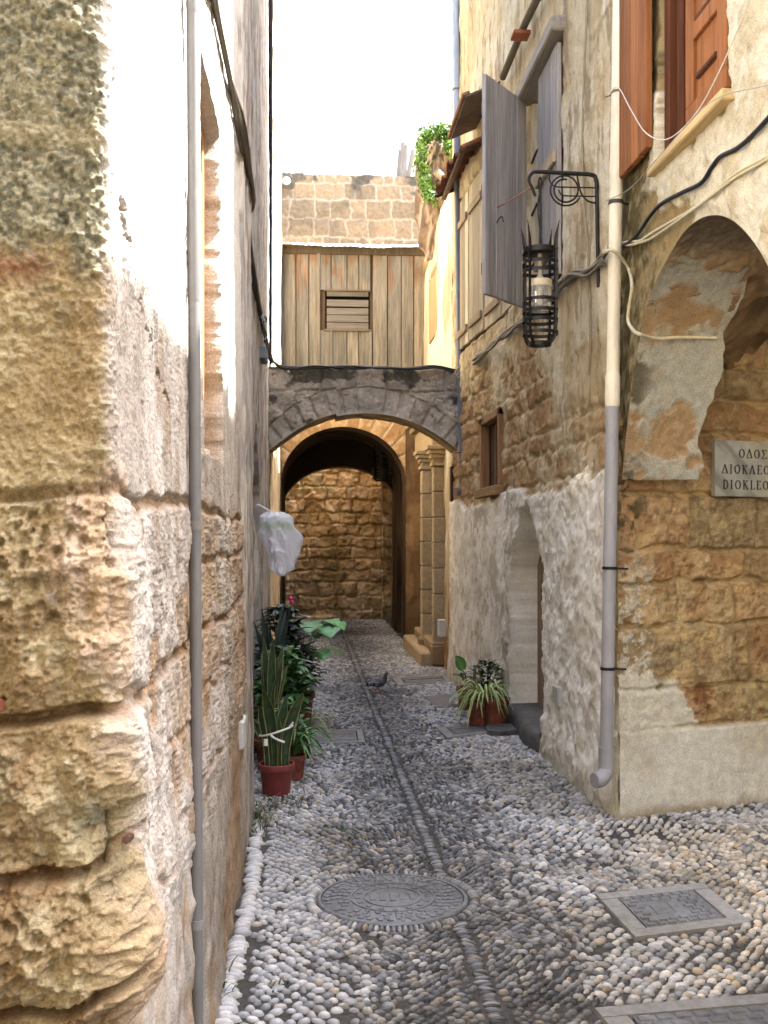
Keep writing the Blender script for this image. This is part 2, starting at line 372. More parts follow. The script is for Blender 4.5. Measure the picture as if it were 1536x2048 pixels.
# ================================================================== LEFT MIDDLE HOUSE
MH = thing('grey_house', (-.40, 8.4, 0), 'grey streaked plaster house on the left behind the potted plants', 'house')
def mid_house():
    y = steps((5.21, 6.3, .012), (6.3, 11.55, .03)); z = steps((-.05, 5, .022), (5, 7.6, .06))
    Yg, Zg = np.meshgrid(y, z, indexing='ij')
    bx = -.305 - .095 * ss(6.0, 6.05, Yg) - .004 * (Zg - 1.5)
    a = fbm(Yg * 9, Zg * 1.2, 101, 4); b = fbm(Yg * 22, Zg * 8, 102, 4)
    h = .008 * a + .006 * b - .012 * (1 - ss(0, .02, np.abs(Yg - 5.5 - .02 * a)))
    d = np.minimum(np.minimum(Yg - 8.0, 8.95 - Yg), 2.45 - .55 * ((Yg - 8.47) / .47) ** 2 - Zg)
    door = ss(-.01, .02, d); h = h * (1 - door) - .18 * door
    c = mixc(S(186, 181, 174), S(152, 147, 142), ss(-.3, .4, a)); c = mixc(c, S(204, 192, 172), ss(.0, .5, b) * .5)
    c = mixc(c, S(120, 104, 84), ss(.3, .6, fbm(Yg * 14, Zg * 3, 103, 3)) * .7); c = mixc(c, S(128, 92, 66), door)
    m = MB(); P = np.stack([bx + h, Yg, np.minimum(Zg, 5.2 + (Yg - 5.2) * .37)], -1); P[0, :, 0] = -.42; m.grid(P, c)
    
    for k in range(5): m.box((-5, 5.2 + k * 1.27, -.05), (-.62, 5.2 + (k + 1) * 1.27, 5.6 + .5 * k), col=S(190, 180, 160))
    return m
mid_house().build('wall', M['streak'], MH, True)
m = MB(col=S(96, 70, 50)); m.box((-.60, 8.05, 0), (-.555, 8.9, 2.3), b=.005)
m.build('door', M['wood'], MH)

# ================================================================== LEFT FAR HOUSE
FH = thing('pale_house', (-.40, 13.5, 0), 'sunlit pale plaster house on the left just beyond the dark arch', 'house')
y = steps((11.56, 15.5, .04)); z = steps((-.05, 10.6, .05)); Yg, Zg = np.meshgrid(y, z, indexing='ij')
a = fbm(Yg * 5, Zg * 3, 111, 4); m = MB(); m.grid(np.stack([-.385 + .014 * a + .004 * (Zg - 3), Yg, Zg], -1), mixc(S(226, 210, 178), S(196, 172, 130), ss(0, .5, a)))
m.box((-5, 11.56, -.05), (-.46, 15.5, 10.6), col=S(210, 195, 165)); m.build('wall', M['plaster'], FH, True)

# ================================================================== RIGHT ALLEY HOUSE
RH = thing('alley_house', (1.7, 8.5, 0), 'tall patchy beige plaster house on the right with grey wooden shutters', 'house')
def fx(y): return 1.70 - .12 * ss(8.8, 11.6, y)
def alley_house():
    y = steps((5.78, 8.9, .014), (8.9, 11.66, .022)); z = steps((-.05, 5.2, .0125), (5.2, 7.6, .025))
    Yg, Zg = np.meshgrid(y, z, indexing='ij')
    n1 = fbm(Yg * 1.7, Zg * 1.7, 121, 4); n2 = fbm(Yg * 6, Zg * 6, 122, 6, .6); n3 = fbm(Yg * 17, Zg * 17, 123, 5, .62); st = fbm(Yg * 9, Zg * 1.3, 124, 4); r = ridged(Yg * 6, Zg * 6, 125, 4)
    zb = 1.86 + .05 * n2 + .05 * np.sin(Yg * 2.3)
    low = 1 - ss(-.02, .03, Zg - zb); up = ss(2.8, 3.2, Zg + .25 * n1 + .12 * n2 + .9 * ss(8.0, 6.4, Yg))
    mid = (1 - low) * (1 - up)
    e, r1, r2 = blocks(Yg, Zg, [1.7, 1.92, 2.14, 2.30, 2.52, 2.70, 2.92, 3.1, 3.3, 3.6], .18, .46, 7, .022, 8)
    joint = 1 - ss(.006, .03, e); mort = ss(-.1, .25, n1 + .5 * n2 + .05)
    lump = ss(9.6, 8.6, Yg)
    hl = .035 + lump * (.018 * n2 + .008 * n3 + .016 * (r - .5)) + (1 - lump) * .008 * n2 + .03 * ss(.35, .0, Zg)
    hm = .022 * (r1 - .5) + .014 * n3 + .016 * n2 - .030 * joint * (1 - .6 * mort)
    hu = .010 * st + .008 * n3 + .006 * n2 + .010 * ss(.1, .2, n1)
    h = hl * low + hm * mid + hu * up
    h = h * ss(5.78, 5.98, Yg)
    # door niche, small window, two tall windows: real recesses
    zt = 1.24 + .56 * np.clip(1 - (np.abs(Yg - 8.14) / .66) ** 1.5, 0, 1)
    dn = np.minimum(np.minimum(Yg - 7.56, 8.78 - Yg), zt - Zg) + .014 * n2 + .004 * n3
    door = ss(-.015, .03, dn); h = h * (1 - door) - .27 * door + .006 * n2 * door
    def rect(y0, y1, z0, z1, k=.01): return ss(-k, k, np.minimum(np.minimum(Yg - y0, y1 - Yg), np.minimum(Zg - z0, z1 - Zg)))
    sw = rect(9.30, 10.28, 1.98, 2.63, .02); h = h * (1 - sw) - .13 * sw
    w1 = rect(7.06, 8.22, 3.29, 4.88); w2 = rect(8.62, 11.36, 3.45, 5.05)
    h = h * (1 - w1) - .10 * w1; h = h * (1 - w2) - .05 * w2
    cl = mixc(S(242, 238, 226), S(226, 220, 202), ss(-.2, .4, n2)); cl = mixc(cl, S(176, 164, 142), ss(.12, .5, n1 + .5 * n3) * ss(8.4, 9.2, Yg) * .7)
    cl = mixc(cl, S(196, 184, 154), ss(.25, .6, n3 + .3 * n2) * .5); cl = mixc(cl, S(150, 140, 110), ss(.22, .02, Zg) * .6)
    cm = mixc(S(190, 158, 112), S(160, 126, 82), r1); cm = mixc(cm, S(200, 182, 144), np.clip(joint * .7 + ss(-.1, .25, n1 + .3 * n2) * .85, 0, 1)); cm = mixc(cm, S(120, 88, 52), ss(.3, .7, n3) * .5)
    cu = mixc(S(204, 186, 144), S(190, 168, 122), ss(-.3, .4, st)); cu = mixc(cu, S(216, 204, 170), ss(.1, .5, n1) * .8); cu = mixc(cu, S(140, 116, 82), ss(.28, .66, fbm(Yg * 12, Zg * 2.6, 126, 4)) * .6)
    cu = mixc(cu, S(120, 112, 92), ss(.35, .7, fbm(Yg * 5, Zg * 1.0, 127, 3)) * .2)
    c = cl * low[..., None] + cm * mid[..., None] + cu * up[..., None]
    c = mixc(c, S(240, 236, 224), door); c = mixc(c, S(96, 66, 40), sw); c = mixc(c, S(170, 156, 124), w1); c = mixc(c, S(150, 130, 96), w2)
    P = np.stack([fx(Yg) - h, Yg, Zg], -1); P[0, :, 0] = 1.712
    m = MB(); m.grid(P, c, flip=True)
    m.box((2.06, 6.9, -.05), (6.5, 11.66, 10.4), col=S(190, 170, 130)); m.box((1.76, 5.8, 7.5), (6.5, 6.9, 10.4), col=S(190, 170, 130)); m.box((2.0, 5.98, -.05), (2.06, 6.9, 7.5), col=S(190, 170, 130)); m.box((1.76, 6.9, 7.5), (2.06, 11.66, 10.4), col=S(190, 170, 130))
    m.box((1.62, 11.3, 7.5), (1.76, 11.66, 10.4), col=S(190, 170, 130)); m.box((1.66, 11.6, -.05), (2.06, 11.665, 7.5), col=S(190, 170, 130))
    return m
alley_house().build('wall', M['plaster'], RH, True)
# low pointed door, dark stone step
m = MB(col=S(150, 128, 96))
for k in range(5): m.box((1.89, 7.58 + k * .235, .15), (1.92, 7.81 + k * .235, 1.72), b=.004)
dd = tag(m.build('door', M['wood'], RH))
m = MB(); m.box((1.855, 8.42, .98), (1.889, 8.48, 1.06), b=.006, col=S(150, 110, 50)); m.tube([(1.87, 8.43, 1.06), (1.87, 8.43, 1.11), (1.87, 8.47, 1.11), (1.87, 8.47, 1.06)], .006, 6, 3, col=S(90, 84, 76)); m.build('padlock', M['paint'], dd)
m = MB(col=S(110, 84, 56)); m.box((1.84, 7.78, .78), (1.889, 7.83, .86), b=.006); m.tube([(1.85, 7.80, .86), (1.83, 7.80, 1.0), (1.87, 7.80, 1.1)], .008, 6, 3); m.build('handle', M['rust'], dd)
v = MB(); yy = np.linspace(7.50, 8.84, 40); pr = np.array([(1.62, 0), (1.615, .10), (1.63, .145), (1.66, .16), (1.99, .165)])
P = np.array([[(x - .02 * math.sin(q * 5), q, zz) for x, zz in pr] for q in yy]); P[..., 0] += .012 * fbm(P[..., 1] * 6, P[..., 2] * 6, 5); P[..., 2] += .01 * fbm(P[..., 0] * 9, P[..., 1] * 5, 6) * (P[..., 2] > .01)
v.grid(P); v.add(P[0], [tuple(range(5))]); v.add(P[-1], [tuple(range(5))])
v.build('doorstep', M['slate'], RH, True)
# small dark window with wooden frame
m = MB(col=S(84, 60, 40)); m.box((fx(9.8) + .085, 9.36, 2.0), (fx(9.8) + .105, 10.2, 2.6)); 
for q in (9.6, 9.85, 10.05): m.box((fx(9.8) + .08, q - .004, 2.0), (fx(9.8) + .086, q + .004, 2.6), col=S(50, 36, 24))
sw = m.build('small_window', M['wood'], RH)
m = MB(col=S(150, 112, 72)); X0 = fx(9.8)
for a_, b_ in (((9.26, 1.99), (9.34, 2.66)), ((10.22, 1.99), (10.30, 2.66)), ((9.26, 2.60), (10.30, 2.67))): m.box((X0 - .004, a_[0], a_[1]), (X0 + .08, b_[0], b_[1]), b=.005)
m.build('frame', M['wood'], sw)
m = MB(col=S(150, 116, 76)); m.box((X0 - .05, 9.18, 1.90), (X0 + .08, 10.36, 1.985), b=.008); m.build('sill', M['woody'], sw)
# shutters
def planks(m, org, u, n, wdt, hgt, thk, cnt, cols, seed):
    """upright boards side by side; org lower corner, u along, n outward"""
    g_ = random.Random(seed); org = Vector(org); u = Vector(u).normalized(); n = Vector(n).normalized(); up = Vector((0, 0, 1))
    Mx = Matrix((u, n, up)).transposed().to_4x4(); Mx.translation = org; bw = wdt / cnt
    for k in range(cnt):
        c = J(g_.choice(cols), g_.uniform(.85, 1.15))
        m.box((k * bw + .0015, -.002 * g_.random(), g_.uniform(0, .006)), ((k + 1) * bw - .0015, thk, hgt - g_.uniform(0, .008)), b=.003, M=Mx, col=c)
    return Mx
GW = [S(164, 156, 146), S(150, 144, 136), S(172, 160, 142)]; GO = [S(190, 183, 176), S(176, 170, 163), S(200, 192, 184)]
sh = MB(); planks(sh, (1.695, 7.09, 3.30), (0, 1, 0), (-1, 0, 0), .60, 1.55, .03, 3, GW, 1)
s1 = tag(sh.build('shutter', M['wood'], RH), 'closed grey shutter beside the open one')
m = MB(); 
for q in (3.45, 4.05): m = MB(); m.box((1.635, 7.10, q), (1.663, 7.68, q + .09), b=.004, col=S(168, 150, 118)); m.build('batten', M['woody'], s1)
du = Vector((1.29 - 1.69, 7.73 - 8.21, 0)); dn = Vector((-.48, .40, 0))
sh = MB(); Mx = planks(sh, (1.69, 8.21, 3.30), du, dn, .63, 1.60, .03, 4, GO, 2)
s2 = tag(sh.build('shutter', M['wood'], RH), 'dark grey shutter standing open into the alley')
for q in (.15, .72, 1.32): m = MB(col=S(120, 108, 96)); m.box((.03, .03, q), (.60, .055, q + .09), b=.004, M=Mx); m.build('batten', M['wood'], s2)
m = MB(col=S(60, 48, 40)); pm = [Mx @ Vector(q) for q in ((.47, -.006, .55), (.50, -.03, .56), (.44, -.03, .60), (.40, -.02, .57))]; m.tube(pm, .005, 6, 4); m.build('hook', M['rust'], s2)
m = MB(col=S(176, 166, 140)); m.box((1.72, 7.70, 3.30), (1.78, 7.76, 4.86), b=.005); m.box((1.72, 8.14, 3.30), (1.78, 8.20, 4.86), b=.005)
for q in (3.6, 4.0, 4.4): m.tube([(1.715, 7.78, q), (1.715, 7.95, q + .03), (1.715, 8.14, q)], .009, 6, col=S(60, 56, 48))
m.box((1.79, 7.75, 3.30), (1.80, 8.15, 4.86), col=S(214, 208, 192)); m.build('window_frame', M['wood'], RH)
m = MB(col=S(150, 140, 122)); m.box((1.60, 6.98, 4.88), (1.76, 8.26, 4.98), b=.012); m.build('lintel', M['woody'], RH)
for (a_, b_, z0, h_) in ((8.66, 9.28, 3.46, 1.56), (9.30, 9.96, 3.46, 1.56), (10.02, 10.66, 3.48, 1.54), (10.68, 11.32, 3.48, 1.54)):
    xx = fx((a_ + b_) / 2); ang = Vector((fx(b_) - fx(a_), b_ - a_, 0))
    sh = MB(); planks(sh, (fx(a_) + .018, a_, z0), ang, (-1, 0, 0), b_ - a_ - .02, h_, .025, 4, [S(178, 164, 132), S(160, 146, 118), S(190, 178, 146)], int(a_ * 10))
    s_ = tag(sh.build('shutter', M['wood'], RH))
    for q in (.12, 1.25):
        m = MB(col=S(150, 130, 98))
        Mz = Matrix((ang.normalized(), Vector((-1, 0, 0)), Vector((0, 0, 1)))).transposed().to_4x4(); Mz.translation = (fx(a_) + .018, a_, z0)
        m.box((.03, .0255, q), (b_ - a_ - .06, .048, q + .07), b=.003, M=Mz); m.build('batten', M['woody'], s_)
# mouldings and tile scraps
m = MB(col=S(110, 100, 82)); m.tube([(1.64, 7.2, 5.36), (1.63, 8.0, 5.39), (1.63, 8.9, 5.38)], .03, 8, 4); m.box((1.55, 8.0, 5.33), (1.68, 8.14, 5.36), b=.005, col=S(160, 92, 58)); m.build('hood_mould', M['plaster'], RH, True)
def canopy(y0, y1, z0, out, drop, name):
    m = MB(col=S(112, 84, 62)); n = 7
    for k in range(n):
        a_ = y0 + (y1 - y0) * k / n; b_ = y0 + (y1 - y0) * (k + 1) / n - .012; xx = fx((a_ + b_) / 2)
        rad = (b_ - a_) / 2; P = np.array([[(xx + .02 - (out + .05 * ((k * 7) % 3 - 1) * .4) * t, a_ + rad - rad * math.cos(q), z0 - drop * t + .055 * math.sin(q)) for q in np.linspace(0, math.pi, 8)] for t in (0, .25, .5, .75, 1)])
        m.grid(P, S(150, 92, 62) if k % 3 else S(170, 110, 78)); m.grid(P - np.array([0, 0, .014]), S(120, 74, 50))
    m.box((fx(y0) - out * .9, y0, z0 - drop - .03), (fx(y0) - out * .9 + .05, y1, z0 - drop + .0), b=.006, col=S(92, 74, 60))
    m.box((fx(y0) - .04, y0, z0 - .05), (fx(y0) + .02, y1, z0 - .012), b=.004, col=S(92, 74, 60))
    for q in (y0 + .05, y1 - .08): m.tube([(fx(q) + .01, q, z0 - .03), (fx(q) - out * .95, q, z0 - drop - .015)], .018, 6, col=S(92, 74, 60))
    m.build(name, M['tile'], RH, True)
canopy(10.0, 11.5, 5.28, .24, .10, 'tile_canopy')
m = MB(col=S(104, 92, 82)); Mc = Matrix.Translation((1.66, 9.75, 5.50)) @ Matrix.Rotation(R(-24), 4, 'Y')
m.box((-.30, -.42, 0), (.06, .1, .022), b=.005, M=Mc); m.box((-.30, .11, .003), (.06, .6, .025), b=.005, M=Mc); m.box((-.32, -.42, .024), (-.25, .6, .05), b=.005, M=Mc, col=S(158, 110, 74))
m.build('board_canopy', M['woodh'], RH)

# ================================================================== NEAR RIGHT HOUSE, ARCH AND SIDE LANE WALL
NH = thing('arch_house', (1.9, 5.7, 0), 'near right house of ochre stone with a peeling plaster arch and orange shutters', 'house')
AR = [(5.75, -.05), (5.74, 1.0), (5.72, 1.85), (5.64, 2.10), (5.52, 2.36), (5.38, 2.60), (5.20, 2.76), (4.98, 2.86), (4.72, 2.925), (4.45, 2.905), (4.18, 2.80), (3.92, 2.60), (3.74, 2.36), (3.63, 2.05), (3.60, 1.6), (3.6, .8), (3.60, -.05)]
ary = np.array([q[0] for q in AR][2:15])[::-1]; arz = np.array([q[1] for q in AR][2:15])[::-1]
_cs = catmull([Vector((0, a_, b_)) for a_, b_ in AR[2:15]], 26); _cy = np.array([p.y for p in _cs])[::-1]; _cz = np.array([p.z for p in _cs])[::-1]
def arch_top(y): return np.interp(y, _cy, _cz)
def arch_house():
    m = MB(); H = 5.08
    # facade above the arch
    y = steps((3.62, 5.78, .011)); t = np.concatenate([np.linspace(0, .55, 150, endpoint=False), np.linspace(.55, 1, 60)])
    Yg, T = np.meshgrid(y, t, indexing='ij'); z0 = arch_top(Yg); Zg = z0 + (H - z0) * T
    n1 = fbm(Yg * 1.8, Zg * 1.8, 131, 4); n2 = fbm(Yg * 6, Zg * 6, 132, 6, .6); n3 = fbm(Yg * 22, Zg * 22, 133, 4, .6)
    edge = ss(0, .05, Zg - z0)
    h = (.014 * n2 + .006 * n3 + .010 * n1) * edge
    white = ss(-.1, .12, n1 * .6 + .5 * n2 + 1.0 * (5.0 - Yg)); h = h + .010 * ss(.4, .6, white) * edge
    def rect(y0, y1, z0_, z1_, k=.008): return ss(-k, k, np.minimum(np.minimum(Yg - y0, y1 - Yg), np.minimum(Zg - z0_, z1_ - Zg)))
    w_ = rect(4.23, 5.10, 3.33, 4.9); h = h * (1 - w_) - .16 * w_
    c = mixc(S(170, 148, 96), S(236, 226, 196), white); c = mixc(c, S(200, 176, 120), ss(.1, .5, n2) * .5 * white)
    mould = ss(.0, .45, n2 + .5 * n3 + 2.2 * (Yg - 5.22)) * (1 - .3 * white); c = mixc(c, S(74, 66, 38), mould * .78); c = mixc(c, S(206, 190, 140), ss(.1, .5, n3) * .45 * mould)
    c = mixc(c * .76, S(120, 74, 40), w_)
    m.grid(np.stack([1.70 - h, Yg, Zg], -1), c, flip=True)
    # soffit, its own curved face from the street edge inwards
    cur = catmull([Vector((0, a_, b_)) for a_, b_ in AR[2:15]], 26); cur = [Vector((0, AR[0][0], q)) for q in ()] + cur
    n = len(cur); xs_ = np.linspace(1.70, 2.14, 60); Yc = np.array([p.y for p in cur]); Zc = np.array([p.z for p in cur])
    tang = np.gradient(np.stack([Yc, Zc], 1), axis=0); nr = np.stack([tang[:, 1], -tang[:, 0]], 1); nr /= np.linalg.norm(nr, axis=1)[:, None]
    s_ = np.concatenate([[0], np.cumsum(np.hypot(np.diff(Yc), np.diff(Zc)))])
    A, Xg = np.meshgrid(s_, xs_, indexing='ij'); k1 = fbm(A * 3.5, Xg * 3.5, 141, 4); k2 = fbm(A * 11, Xg * 11, 142, 6, .6); k3 = fbm(A * 34, Xg * 34, 143, 3)
    grey = ss(-.14, .10, k1 * .7 + .35 * k2 + .42 - 1.1 * np.abs(A - .60)); brown = 1 - grey
    hh = (.012 * grey + .012 * k2 * brown + .004 * k3 - .004) * ss(0, .03, Xg - 1.70)
    inner = .035 * fbm(A * 4, A * 0 + 3, 144, 4)
    XX = Xg + (Xg - 1.70) / .44 * inner
    P = np.stack([XX, Yc[:, None] - np.sign(1) * nr[:, 0][:, None] * -hh * -1, Zc[:, None] + nr[:, 1][:, None] * hh], -1)
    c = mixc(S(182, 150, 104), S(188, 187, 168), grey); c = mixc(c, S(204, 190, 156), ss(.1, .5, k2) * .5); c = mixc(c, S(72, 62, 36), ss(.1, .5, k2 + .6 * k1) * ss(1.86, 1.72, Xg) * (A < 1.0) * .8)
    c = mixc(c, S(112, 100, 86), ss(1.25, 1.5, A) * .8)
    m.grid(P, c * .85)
    # side-lane wall (faces the viewer), one sheet from the alley corner to beyond the sign
    u = steps((-.02, 1.0, .0062), (1.0, 3.8, .03)); z = steps((-.05, 2.6, .0062), (2.6, 4.2, .03)); U, Zg = np.meshgrid(u, z, indexing='ij')
    zs = [-.4, .47, .70, 1.04, 1.285, 1.47, 1.775, 2.0, 2.13, 2.32, 2.52, 2.75, 3.0, 3.4, 4.3]
    e, r1, r2 = blocks(U + 3.1, Zg, zs, .22, .62, 17, .018, 6); n1 = fbm(U * 2, Zg * 2, 151, 4); n2 = fbm(U * 7, Zg * 7, 152, 6, .6); n3 = fbm(U * 26, Zg * 26, 153, 4, .6); rr = ridged(U * 10, Zg * 10, 154, 4)
    jt = 1 - ss(.004, .024, e); fill = ss(-.05, .3, n1 + .4 * n2)
    h = .012 * (r1 - .5) + .012 * n2 + .010 * n3 + .012 * (rr - .5) - .034 * jt * (1 - .55 * fill)
    dado = 1 - ss(-.012, .012, Zg - .468 - .006 * n2); flap = ss(.0, .06, .55 + .10 * n2 + .25 * (1 - ss(.3, .55, U)) + .02 * n3 - Zg - .16 * ss(.2, .9, U)) * (1 - dado)
    h = h * (1 - dado) * (1 - .6 * flap) + dado * (.022 + .005 * n2 + .003 * n1) + .012 * flap
    h = h - .03 * ss(.0, -.02, Zg) 
    c = mixc(S(188, 150, 98), S(164, 124, 74), r1); c = mixc(c, S(206, 176, 124), ss(-.1, .5, n2) * .6); c = mixc(c, S(150, 136, 96), ss(.6, .9, r2) * .7); c = mixc(c, S(196, 172, 118), np.clip(jt * .7 + .55 * fill * ss(.05, .3, n2 + .2), 0, 1))
    c = mixc(c, S(134, 80, 38), ((Zg > .5) & (Zg < .70)) * ss(.28, .34, U) * (1 - ss(.62, .66, U)) * .8)
    salt = ss(-.05, .3, .7 * n2 + .9 * n3 + .05) * (1 - ss(.16, .26, U)) * ss(1.6, 1.2, Zg); c = mixc(c, S(230, 222, 196), salt * .85)
    dark = ss(.0, .4, n2 + .6 * n3 + .2) * (1 - ss(.10, .22, U)) * ss(1.35, 1.7, Zg); c = mixc(c, S(70, 62, 36), dark * .75)
    c = mixc(c, c * np.array([.55, .50, .45]), ss(.15, .6, n3 + .5 * n2) * .7); c = mixc(c, S(214, 180, 116), ss(.2, .6, fbm(U * 5, Zg * 9, 158, 6, .62)) * .6); c = c * .88
    c = mixc(c, S(206, 200, 176), flap); c = mixc(c, mixc(S(212, 209, 190), S(198, 191, 166), ss(-.1, .5, n1 + .3 * n2)), dado)
    c = mixc(c, S(150, 126, 86), dado * ss(.07, .0, Zg + .03 * n2) * .7)
    N_ = np.array([.33, -.944]); ux = np.array([.944, .33])
    m.grid(np.stack([1.70 + U * ux[0] + N_[0] * h, 5.75 + U * ux[1] + N_[1] * h, Zg], -1), c)
    # short return from the lane wall to the alley facade, round the corner
    z = steps((-.05, 3.6, .012)); q = np.linspace(0, 1, 12); Q, Zg = np.meshgrid(q, z, indexing='ij'); n2 = fbm(Q * 2, Zg * 6, 161, 4); n3 = fbm(Q * 3, Zg * 20, 162, 3)
    c = mixc(S(216, 208, 176), S(160, 134, 84), ss(.4, 1.0, Zg + .2 * n2)); c = mixc(c, S(76, 66, 40), ss(1.2, 1.6, Zg) * ss(-.2, .3, n3 + n2) * .7)
    dd_ = (1 - ss(-.012, .012, Zg - .468))
    P = np.stack([1.682 + .006 * n2 - .012 * dd_ + 0 * Q, 5.745 + .07 * Q, Zg], -1); P[0, :, 0] = 1.695 + .012 * n2[0] - .012 * dd_[0]; P[0, :, 1] = 5.742 - .018 * dd_[0]
    m.grid(P, c)
    # body: slab over the arch, near pier
    m.box((1.83, 3.62, 3.05), (2.14, 5.76, H), col=S(200, 180, 140)); m.box((1.72, 2.0, -.05), (2.14, 3.615, H), col=S(205, 190, 150))
    m.box((1.705, 3.60, 5.0), (1.83, 5.76, H), col=S(200, 180, 140))
    return m
arch_house().build('wall', M['stone'], NH, True)
# rough rock ceiling of the lane just behind the arch
xx_ = np.linspace(2.13, 3.3, 70); yy_ = np.linspace(4.9, 6.25, 70); Xg, Yg = np.meshgrid(xx_, yy_, indexing='ij'); kk = fbm(Xg * 4, Yg * 4, 171, 4); k2 = ridged(Xg * 5, Yg * 3, 172, 3)
Zg = 2.44 + .45 * (Xg - 2.15) + .42 * (5.95 - Yg) + .09 * kk + .12 * (k2 - .5)
m = MB(); P = np.stack([Xg + .03 * kk, Yg, Zg], -1); c = mixc(S(140, 112, 76), S(96, 80, 56), ss(-.2, .4, kk)); m.grid(P, c); Q = P.copy(); Q[..., 2] += .12; m.grid(Q, c)
m.grid(np.stack([P[:, 0], Q[:, 0]], 1), c[:, :2]); m.grid(np.stack([P[0], Q[0]], 1), c[:2].transpose(1, 0, 2)); m.build('lane_ceiling', M['stone'], NH, True)
m = MB(col=S(205, 185, 145)); m.box((5.2, 1.5, -.05), (8, 6.85, 9.5)); BH = thing('sun_blocker', (5.2, 5, 0), 'unseen plaster block added beyond the side lane to stop the sun', 'house'); m.build('wall', M['plaster'], BH)  # unseen block, added to keep direct sun out of the side lane
# orange window
OR = [S(142, 86, 36), S(134, 80, 32)]; OD = S(80, 44, 20)
m = MB(); planks(m, (1.672, 5.12, 3.43), (0, 1, 0), (-1, 0, 0), .50, 1.8, .032, 4, OR, 5); tag(m.build('shutter', M['wood'], NH), 'orange shutter folded back flat against the wall')
m = MB(col=OR[0]); sx = 1.715
for lo, hi, t in (((4.235, 3.36), (4.70, 3.45), .03), ((4.235, 3.45), (4.33, 5.15), .03), ((4.61, 3.45), (4.70, 5.15), .03), ((4.33, 3.72), (4.61, 3.80), .03), ((4.33, 3.45), (4.61, 5.15), .012)): m.box((sx - t, lo[0], lo[1]), (sx, hi[0], hi[1]), b=.004)
m.tube([(sx - .016, 4.36, 3.80), (sx - .016, 4.58, 3.80)], .018, 6, col=OD); m.tube([(sx - .016, 4.36, 3.55), (sx - .016, 4.58, 3.55)], .014, 6, col=OD)
tag(m.build('shutter', M['wood'], NH), 'orange panelled shutter standing shut')
m = MB(col=OD)
for lo, hi, t in (((5.02, 3.36), (5.09, 5.15), .08), ((4.92, 3.36), (5.0, 5.15), .05), ((4.86, 3.36), (4.91, 5.15), .03)): m.box((1.80 - t, lo[0], lo[1]), (1.82, hi[0], hi[1]), b=.006, col=S(92, 50, 22))
m.box((1.845, 4.25, 3.36), (1.85, 4.9, 5.15), col=S(70, 46, 34)); wf = m.build('window_frame', M['wood'], NH)
m = MB(col=S(232, 230, 226)); P = np.array([[(1.83 + .012 * math.sin(j * 1.9), 4.72 + .018 * j, 3.62 + .12 * i) for j in range(8)] for i in range(8)]); m.grid(P); m.build('curtain', M['paint'], wf, True)
m = MB(col=S(196, 168, 112)); m.box((1.645, 4.18, 3.29), (1.83, 5.13, 3.335), b=.006); m.build('sill', M['woody'], NH)

# unseen house block and side wing added behind the viewer to cut low sky
SH = thing('sky_blocker', (0, -4, 0), 'unseen plaster block added behind the viewer to cut the low sky', 'house')
m = MB(col=S(190, 176, 150)); m.box((-6, -8, -.05), (7, -3.6, 8.5), b=.02); m.box((-6, -3.6, -.05), (-1.7, .2, 8.5), b=.02); m.build('wall', M['plaster'], SH)
m = MB(col=S(110, 84, 60)); m.box((.2, -3.598, 0), (1.2, -3.55, 2.1), b=.01); m.build('door', M['wood'], SH)
# ================================================================== ARCH OVER THE ALLEY
def arch_piece(m, x0, x1, y0, y1, zt, curve, seed, front_col, soff_col, vous=None, nx=120, nz=60, amp=.02, back=True):
    """spandrel wall with a curved underside: front face, underside, back and top"""
    x = np.linspace(x0, x1, nx); t = np.linspace(0, 1, nz); Xg, T = np.meshgrid(x, t, indexing='ij'); z0 = curve(Xg); Zg = z0 + (zt - z0) * T
    n2 = fbm(Xg * 6, Zg * 6, seed, 6, .6); n3 = fbm(Xg * 20, Zg * 20, seed + 1, 4, .6)
    h, c = front_col(Xg, Zg, z0, n2, n3); ed = ss(0, .05, Zg - z0)
    m.grid(np.stack([Xg, y0 - h * ed - .004 * n2, Zg + .012 * fbm(Xg * 5, Xg * 0, seed + 2) * (T == 1)], -1), c)
    yy = np.linspace(y0, y1, 24); Xs, Ys = np.meshgrid(x, yy, indexing='ij'); zc = curve(Xs) ; k2 = fbm(Xs * 6, Ys * 6, seed + 3, 4)
    m.grid(np.stack([Xs, Ys, zc + .012 * k2 * ss(y0, y0 + .06, Ys)], -1), soff_col(Xs, Ys, k2), flip=True)
    if back: m.grid(np.stack([Xg[:, ::6], np.full(Xg[:, ::6].shape, y1), Zg[:, ::6]], -1), S(190, 160, 110), flip=True)
    top = np.stack([np.stack([x, np.full(nx, y0), np.full(nx, zt)], -1), np.stack([x, np.full(nx, y1), np.full(nx, zt)], -1)], 1); m.grid(top, S(150, 136, 110), flip=True)
A1 = thing('stone_arch', (.6, 11.35, 3), 'dark grey stone arch spanning the alley below the plank facade', 'arch')
c1 = lambda x: 2.36 + .03 * (x < .3) + (2.83 - 2.36) * np.clip(1 - np.abs((x - .62) / 1.06) ** 2.15, 0, 1)
